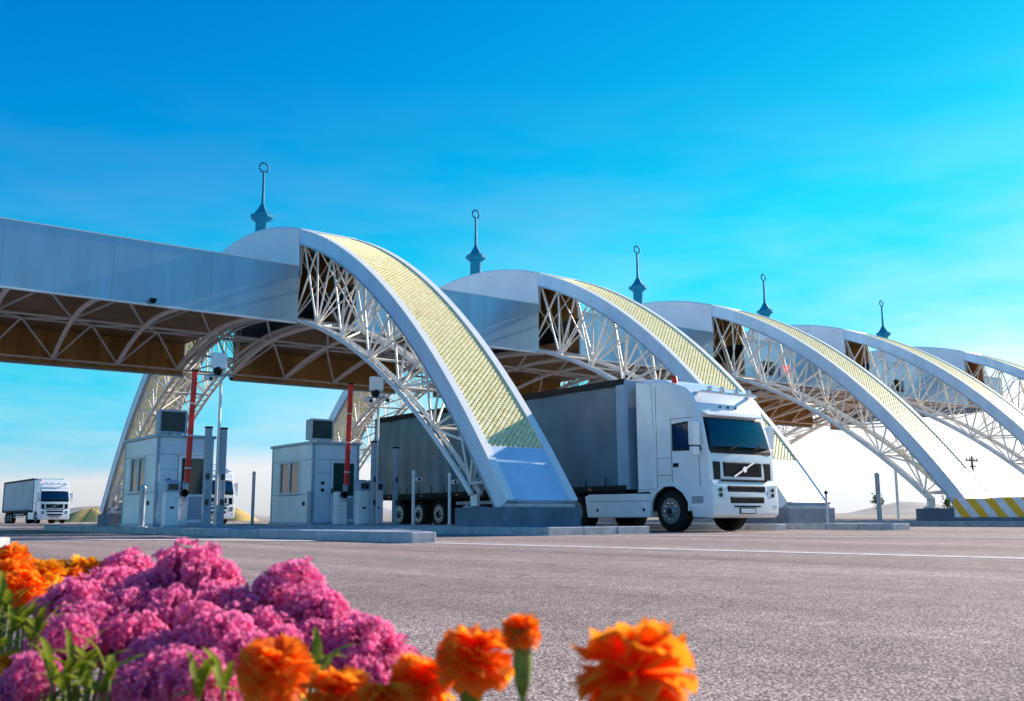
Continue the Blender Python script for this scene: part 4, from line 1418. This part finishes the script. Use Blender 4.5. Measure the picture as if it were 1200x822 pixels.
heap(36.5, 140, 5.0, 1.9, 'yellow sand heap on the horizon beside the distant lorry')
heap(55.5, 140, 4.5, 1.9, 'yellow sand heap on the horizon between the two booths')

r = thing('utility_pole', 'wooden utility pole with crossarm on the horizon at the right', 'utility pole', (118, 62, 0))
MB().sweep([(0, 0, -0.3), (0, 0, 7.4)], [0.17, 0.12], 8).build('shaft', M_WOOD, r, smooth=True)
MB().box(-1.4, 1.4, -0.08, 0.08, 6.8, 6.95).build('crossarm', M_WOOD, r)
MB().box(-0.7, 0.7, -0.08, 0.08, 6.1, 6.22).build('lower_crossarm', M_WOOD, r)
for x in (-1.2, -0.5, 0.5, 1.2):
    MB().lathe([(0.05, 6.95), (0.08, 7.05), (0.05, 7.2)], 8, (x, 0, 0)).build('insulator', M_CONC, r)


def small_tree(loc, h, rad, label):
    r = thing('small_tree', label, 'tree', loc, 'small trees on the horizon')
    MB().sweep([(0, 0, -0.2), (0.05, 0, h * 0.4), (0.0, 0.05, h * 0.8)], [0.09, 0.06, 0.02], 7).build('trunk', M_BARK, r, smooth=True)
    vs, fs, uvs = [], [], []
    for i in range(420):
        d = Vector(rng.normal(size=3)).normalized()
        rr = rad * rng.uniform(0.35, 1.0) * (0.8 + 0.4 * math.sin(3 * d.x + 5 * d.y))
        p = Vector((d.x * rr, d.y * rr, h * 0.68 + d.z * rr * 1.25))
        a = Vector(rng.normal(size=3)).normalized() * 0.12
        b = a.cross(Vector(rng.normal(size=3))).normalized() * 0.06
        o = len(vs)
        vs += [p - a, p + b, p + a, p - b]
        fs.append((o, o + 1, o + 2, o + 3))
    me = bpy.data.meshes.new('crown')
    me.from_pydata([tuple(v) for v in vs], [], fs)
    me.uv_layers.new(name='UVMap')
    me.materials.append(M_TREE)
    obj('crown', me, r)
    return r


small_tree((73, 46.5, 0), 2.3, 0.5, 'small green tree under the third arch on the horizon')
small_tree((116, 64.5, 0), 2.6, 0.8, 'small tree beside the utility pole at the right')


# ------------------------------------------------------------------ flower bed
def at(px, py, d):
    """point at forward distance d that the photograph shows at (px, py)"""
    q = fw + rt * ((px - 600) / F_PX) - up * ((py - 411) / F_PX)
    return Vector((0, 0, CAM_H)) + q * d


def uv_mesh(name, vs, fs, vv, m, smooth=True):
    me = bpy.data.meshes.new(name)
    me.from_pydata([tuple(v) for v in vs], [], fs)
    uvl = me.uv_layers.new(name='UVMap')
    for lp in me.loops:
        uvl.data[lp.index].uv = (0.5, vv[lp.vertex_index])
    for p in me.polygons:
        p.use_smooth = smooth
    me.materials.append(m)
    return me


def frame_of(nrm):
    nrm = Vector(nrm).normalized()
    a = nrm.cross(Vector((0.3, 0.2, 1))).normalized() if abs(nrm.z) < 0.95 else nrm.cross(Vector((1, 0, 0))).normalized()
    return a, nrm.cross(a), nrm


def pink_head(seed, R=0.034):
    """round umbel of many small five-petalled florets"""
    rg = np.random.RandomState(seed)
    vs, fs, vv = [], [], []
    N = 84
    for i in range(N):
        z = 1 - 1.62 * (i + 0.5) / N
        ph = i * 2.39996 + rg.uniform(-0.25, 0.25)
        rr = math.sqrt(max(0, 1 - z * z))
        nrm = Vector((rr * math.cos(ph), rr * math.sin(ph), z))
        lump = 1 + 0.10 * math.sin(3.1 * ph + 2 * z + seed) + rg.uniform(-0.12, 0.12)
        c = nrm * R * lump
        c.z *= 0.85
        n2 = (nrm + Vector(rg.normal(size=3)) * 0.22).normalized()
        a, b, n3 = frame_of(n2)
        fr = rg.uniform(0.0066, 0.0098)
        rot = rg.uniform(0, 6.28)
        o0 = len(vs)
        vs.append(c - n3 * 0.002); vv.append(0.0)
        for k in range(5):
            an = rot + k * 1.2566
            cup = rg.uniform(-0.001, 0.003)
            d0 = a * math.cos(an - 0.56) + b * math.sin(an - 0.56)
            d1 = a * math.cos(an) + b * math.sin(an)
            d2 = a * math.cos(an + 0.56) + b * math.sin(an + 0.56)
            o = len(vs)
            vs += [c + d0 * fr * 0.86 + n3 * (0.0012 + cup), c + d1 * fr + n3 * cup, c + d2 * fr * 0.86 + n3 * (0.0012 + cup)]
            vv += [0.62, 1.0, 0.62]
            fs += [(o0, o, o + 1), (o0, o + 1, o + 2)]
    return uv_mesh('flower_head', vs, fs, vv, M_PINK, smooth=False)


def ball_mesh(name, R, m):
    return MB().lathe([(0.02 * R, -0.75 * R), (0.6 * R, -0.6 * R), (0.88 * R, -0.1 * R), (0.75 * R, 0.4 * R), (0.4 * R, 0.68 * R), (0.02 * R, 0.78 * R)], 10).mesh(name, m, smooth=True)


def marigold_head(seed, R=0.034, m=None, tilt=0.0):
    """ruffled double bloom: rings of wavy petals from drooping skirt to tight centre"""
    rg = np.random.RandomState(seed)
    vs, fs, vv = [], [], []
    rings = [(11, 1.0, -0.30, 0.0), (11, 0.99, -0.05, 0.08), (10, 0.92, 0.20, 0.14), (9, 0.82, 0.45, 0.20), (8, 0.66, 0.75, 0.26), (8, 0.50, 1.10, 0.34), (7, 0.38, 1.30, 0.38)]
    for n_, ln, elev, z0 in rings:
        for k in range(n_):
            an = 2 * math.pi * (k + rg.uniform(-0.3, 0.3)) / n_ + z0 * 9
            L = R * ln * rg.uniform(0.88, 1.1)
            W = R * 0.66 * rg.uniform(0.85, 1.15)
            el = elev + rg.uniform(-0.16, 0.16)
            d = Vector((math.cos(an), math.sin(an), 0))
            sd = Vector((-math.sin(an), math.cos(an), 0))
            ph = rg.uniform(0, 6.28)
            o = len(vs)
            for i in range(5):
                t = i / 4
                e2 = el - 0.55 * t * t
                c = d * (0.10 * R + L * t * math.cos(e2) * 0.95) + Vector((0, 0, R * z0 + L * t * math.sin(el) - 0.18 * L * t * t))
                wd = W * (0.30 + 1.05 * t ** 0.8)
                for j in range(5):
                    u = j / 2 - 1
                    rip = 0.11 * R * t * math.sin(u * 4.2 + ph) + 0.06 * R * t * t * math.sin(u * 9 + 2 * ph)
                    tip = -0.10 * R * t * u * u + (0.06 * R * math.sin(u * 11 + ph) if i == 4 else 0)
                    vs.append(c + sd * wd * u * 0.5 + d * tip + Vector((0, 0, rip + 0.05 * R * u * u)))
                    vv.append(t)
            for i in range(4):
                for j in range(4):
                    a = o + i * 5 + j
                    fs.append((a, a + 1, a + 6, a + 5))
    return uv_mesh('flower_head', vs, fs, vv, m or M_MARI)


def leaf_mesh(seed, L=0.05, W=0.013):
    rg = np.random.RandomState(seed)
    vs, fs, vv = [], [], []
    for i in range(7):
        t = i / 6
        wd = W * math.sin(math.pi * min(1, t * 0.93 + 0.07)) ** 0.75
        z = 0.35 * L * t - 0.42 * L * t * t
        for u in (-1, 0, 1):
            sr = 1 + (0.18 if i % 2 else -0.05)
            vs.append(Vector((u * wd * 0.5 * sr, L * t, z + (0.12 * wd if u else -0.04 * wd) + 0.002 * math.sin(i + seed))))
            vv.append(min(1, 0.25 + 0.7 * t + 0.1 * rg.uniform(-1, 1)))
    for i in range(6):
        for j in range(2):
            a = i * 3 + j
            fs.append((a, a + 1, a + 4, a + 3))
    return uv_mesh('leaf', vs, fs, vv, M_LEAF)


PINK = [pink_head(s) for s in range(5)]
PCORE = ball_mesh('core', 0.030, M_PINKC)
MARI = [marigold_head(20 + s) for s in range(4)]
MARIY = [marigold_head(40 + s, m=M_MARIY) for s in range(3)]
LEAVES = [leaf_mesh(s, 0.034 + 0.008 * s, 0.009 + 0.0022 * (s % 3)) for s in range(5)]
CAL = MB().lathe([(0.003, -0.036), (0.008, -0.032), (0.0105, -0.020), (0.0100, -0.008), (0.0085, -0.003)], 9).mesh('calyx', M_CALYX, smooth=True)
BED_Z = 0.05


def leaves_on(root, pts, n_, rg, scale=1.0, tmax=0.8):
    """leaves set along a stem given by local points"""
    for k in range(n_):
        t = rg.uniform(0.25, tmax)
        i = min(int(t * (len(pts) - 1)), len(pts) - 2)
        p = pts[i].lerp(pts[i + 1], t * (len(pts) - 1) - i)
        o = obj('leaf', LEAVES[rg.randint(len(LEAVES))], root)
        o.location = p
        o.rotation_euler = (rg.uniform(-0.35, 0.8), rg.uniform(-0.5, 0.5), rg.uniform(0, 6.28))
        s = scale * rg.uniform(0.7, 1.25)
        o.scale = (s, s, s)


def plant(name, label, cat, group, heads, rg, leaf_n=5, leaf_scale=1.0):
    """heads: list of (world point, mesh, scale, tilt euler, kind)"""
    c = sum((h[0] for h in heads), Vector()) / len(heads)
    base = Vector((c.x, c.y, BED_Z))
    r = thing(name, label, cat, base, group)
    for p, me, s, rot, kind in heads:
        lp = p - base
        mid = Vector((lp.x * 0.55, lp.y * 0.55, lp.z * 0.5)) + Vector(rg.normal(size=3)) * 0.006
        b0_ = Vector((lp.x * 0.12, lp.y * 0.12, -0.01))
        pts = [b0_, mid, lp - Vector((0, 0, 0.02 * s))]
        fine = [b0_.lerp(mid, t).lerp(mid.lerp(pts[2], t), t) for t in np.linspace(0, 1, 7)]
        MB().sweep(fine, [0.0034 - 0.0014 * i / 6 for i in range(7)], 6).build('stem', M_STEM, r, smooth=True)
        h = obj('flower_head', me, r)
        h.location = lp
        h.scale = (s, s, s)
        h.rotation_euler = rot
        if kind == 'pink':
            o = obj('core', PCORE, h)
        else:
            o = obj('calyx', CAL, h)
        leaves_on(r, fine, leaf_n, rg, leaf_scale, 0.8 if kind == 'pink' else 0.6)
    return r


def head_at(px, py, d, size_px, kind, rg, tilt=0.25, v=None, tlt=None):
    p = at(px, py, d)
    R = size_px / 2 / F_PX * d
    if kind == 'pink':
        me = PINK[rg.randint(5)]; s = R / 0.036
    elif kind == 'yellow':
        me = MARIY[rg.randint(3)]; s = R / 0.034
    else:
        me = MARI[rg.randint(4) if v is None else v]; s = R / 0.034
    rot = tlt or (rg.uniform(-tilt, tilt), rg.uniform(-tilt, tilt), rg.uniform(0, 6.28))
    return (p, me, s, rot, kind)


rg = np.random.RandomState(5)
PK = 'pink flowering plants in the flower bed'
pink_plants = [
    ('pink flower cluster highest in the mass, right of centre', [(222, 668, 1.32, 66), (196, 688, 1.28, 60), (252, 684, 1.28, 58), (226, 706, 1.22, 62)]),
    ('pink flower cluster left of the highest one, near orange blooms', [(152, 676, 1.36, 58), (126, 694, 1.32, 60), (170, 700, 1.28, 60), (146, 714, 1.24, 56)]),
    ('small pink cluster furthest to the right of the top row', [(345, 690, 1.30, 62), (318, 696, 1.26, 56), (356, 712, 1.22, 54)]),
    ('pink cluster at the left end of the mass, above green leaves', [(112, 716, 1.2, 56), (124, 762, 1.06, 58), (84, 748, 1.1, 52), (86, 706, 1.22, 58), (60, 722, 1.18, 58), (100, 736, 1.14, 62), (58, 750, 1.10, 54)]),
    ('pink cluster in the middle of the mass', [(130, 736, 1.14, 60), (206, 720, 1.18, 58), (238, 732, 1.14, 56), (196, 738, 1.12, 66), (160, 752, 1.08, 64), (226, 764, 1.04, 66), (184, 778, 1.0, 68)]),
    ('pink cluster right of the middle, below the top row', [(252, 708, 1.22, 56), (330, 762, 1.05, 58), (334, 722, 1.18, 52), (286, 720, 1.16, 68), (262, 746, 1.08, 66), (312, 742, 1.10, 64), (288, 768, 1.02, 60)]),
    ('pink cluster on the right slope of the mass', [(376, 726, 1.18, 62), (396, 752, 1.12, 66), (366, 758, 1.10, 60), (350, 734, 1.16, 58)]),
    ('rightmost pink cluster, above the small orange blooms', [(404, 770, 1.07, 58), (430, 748, 1.12, 66), (450, 776, 1.06, 62), (420, 784, 1.02, 66), (446, 800, 1.02, 58)]),
    ('low pink cluster at the bottom edge, left of centre', [(206, 786, 0.95, 62), (250, 812, 0.90, 60), (228, 800, 0.92, 74), (176, 812, 0.90, 76), (262, 790, 0.94, 60), (150, 806, 0.93, 56)]),
    ('shaded pink cluster at the bottom left corner', [(40, 792, 0.98, 60), (10, 820, 0.92, 60), (62, 776, 1.04, 48)]),
]
for lab, hs in pink_plants:
    heads = [head_at(a + rg.uniform(-4, 4), b + rg.uniform(-3, 3), d * rg.uniform(0.95, 1.05), sz * rg.uniform(0.98, 1.18), 'pink', rg, 0.4) for a, b, d, sz in hs]
    plant('pink_flower_plant', lab, 'flower plant', PK, heads, rg, 5)
MK = 'orange marigolds in the flower bed'
mar = [
    ('largest orange marigold, alone at the right of the bed', [(742, 800, 0.60, 152, 'orange', 0, (-0.18, 0.22, 0.4))], 0.9),
    ('orange marigold with green stalk, left of the upright bud', [(556, 778, 0.70, 100, 'orange', 1, (0.1, -0.05, 1.0))], 0.9),
    ('orange marigold low beside the one with the bud', [(492, 806, 0.72, 86, 'orange', 2, (0.2, -0.2, 2.0))], 0.9),
    ('orange marigold below the pink mass, left of the bottom centre', [(322, 790, 0.74, 96, 'orange', 3, (0.3, -0.1, 0.2))], 0.9),
    ('orange marigold cut by the bottom edge under the pink mass', [(396, 822, 0.70, 88, 'orange', 0, (0.2, 0.1, 2.6))], 0.9),
    ('cut off orange marigold at the bottom between two blooms', [(450, 832, 0.66, 74, 'orange', 2, (0.2, 0.1, 1.6))], 0.9),
    ('orange marigold at the left edge, lowest of the left group', [(14, 782, 1.02, 40, 'yellow', 0, None)], 1.0),
    ('orange marigold plant at the left edge with several blooms', [(8, 664, 1.30, 56, 'orange', 0, None), (28, 694, 1.22, 58, 'orange', 1, None), (4, 690, 1.2, 46, 'orange', 2, None), (16, 676, 1.26, 50, 'orange', 3, None)], 1.0),
    ('yellow orange marigold plant behind the pink mass at left', [(50, 680, 1.32, 54, 'yellow', 0, None), (40, 676, 1.36, 48, 'orange', 1, None), (62, 674, 1.38, 44, 'yellow', 1, None)], 1.0),
    ('bright yellow orange marigold beside the pink top at left', [(96, 674, 1.40, 50, 'yellow', 2, None), (84, 682, 1.36, 40, 'orange', 0, None)], 1.0),
]
for lab, hs, ls in mar:
    heads = [head_at(a, b, d, sz, kind, rg, 0.25, v, tl) for a, b, d, sz, kind, v, tl in hs]
    plant('marigold_plant', lab, 'marigold', MK, heads, rg, 7, ls)


# half open bud with long green calyx beside the second marigold
def bud(px, py, d, label):
    p = at(px, py, d)
    base = Vector((p.x, p.y, BED_Z))
    r = thing('marigold_bud', label, 'flower bud', base, MK)
    z = p.z - BED_Z
    MB().sweep([(0, 0, -0.01), (0.003, 0.002, z * 0.5), (0, 0, z - 0.02)], [0.0032, 0.003, 0.0026], 6).build('stem', M_STEM, r, smooth=True)
    MB().lathe([(0.003, z - 0.024), (0.0052, z - 0.018), (0.0068, z - 0.004), (0.0062, z + 0.008), (0.0078, z + 0.020)], 9).build('calyx', M_CALYX, r, smooth=True)
    h = obj('flower_head', MARI[1], r)
    h.location = (0, 0, z + 0.016)
    h.scale = (0.42, 0.42, 0.5)
    return r


bud(612, 772, 0.68, 'narrow half open orange bud on a long green calyx')

# loose foliage that fills the bed between the flower stems
def foliage(name, label, spots, seed):
    rg_ = np.random.RandomState(seed)
    first = at(*spots[0][:3])
    r = thing(name, label, 'foliage plant', (first.x, first.y, BED_Z), 'leafy stems in the flower bed')
    base = Vector((first.x, first.y, BED_Z))
    for px, py, d, n_ in spots:
        p = at(px, py, d) - base
        b = Vector((p.x * 0.8 + rg_.uniform(-0.01, 0.01), p.y * 0.8, -0.01))
        pts = [b.lerp(p, t) + Vector((0, 0, 0.01 * math.sin(3 * t))) for t in np.linspace(0, 1, 6)]
        MB().sweep(pts, [0.003 - 0.0003 * i for i in range(6)], 6).build('stem', M_STEM, r, smooth=True)
        leaves_on(r, pts, n_, rg_, 1.0)
        for k in range(4):
            o = obj('leaf', LEAVES[rg_.randint(5)], r)
            o.location = p
            o.rotation_euler = (rg_.uniform(0.2, 1.1), 0, k * 1.57 + rg_.uniform(-0.4, 0.4))
            o.scale = (0.8, 0.8, 0.8)
    return r


foliage('leafy_plant', 'dark leafy stems at the left edge under the orange blooms', [(2, 712, 1.16, 12), (22, 738, 1.1, 12), (44, 740, 1.06, 12), (8, 720, 1.15, 12), (28, 728, 1.12, 12), (14, 745, 1.08, 12), (36, 752, 1.05, 10), (4, 760, 1.02, 8)], 1)
foliage('leafy_plant', 'yellow green leafy stems at the bottom left, between pink clusters', [(84, 786, 0.93, 12), (100, 806, 0.9, 12), (128, 790, 0.9, 9), (60, 800, 0.92, 9), (92, 798, 0.95, 12), (108, 780, 0.98, 10), (74, 812, 0.92, 10), (120, 815, 0.9, 8)], 2)
foliage('leafy_plant', 'yellow green leaves at the bottom edge below the pink mass', [(262, 812, 0.86, 9), (290, 818, 0.82, 9), (232, 818, 0.86, 9), (350, 812, 0.82, 8), (372, 792, 0.95, 8), (380, 775, 1.0, 6)], 3)

# soil of the bed, and low ground cover that closes it below the flowers
c = [at(-40, 640, 1.75), at(330, 640, 1.75), at(900, 640, 1.0), at(1000, 640, 0.3), at(-60, 640, 0.3)]
MB().prism_z([(p.x, p.y) for p in c][::-1], -0.004, BED_Z).build('flower_bed_soil', M_SOIL)['kind'] = 'structure'
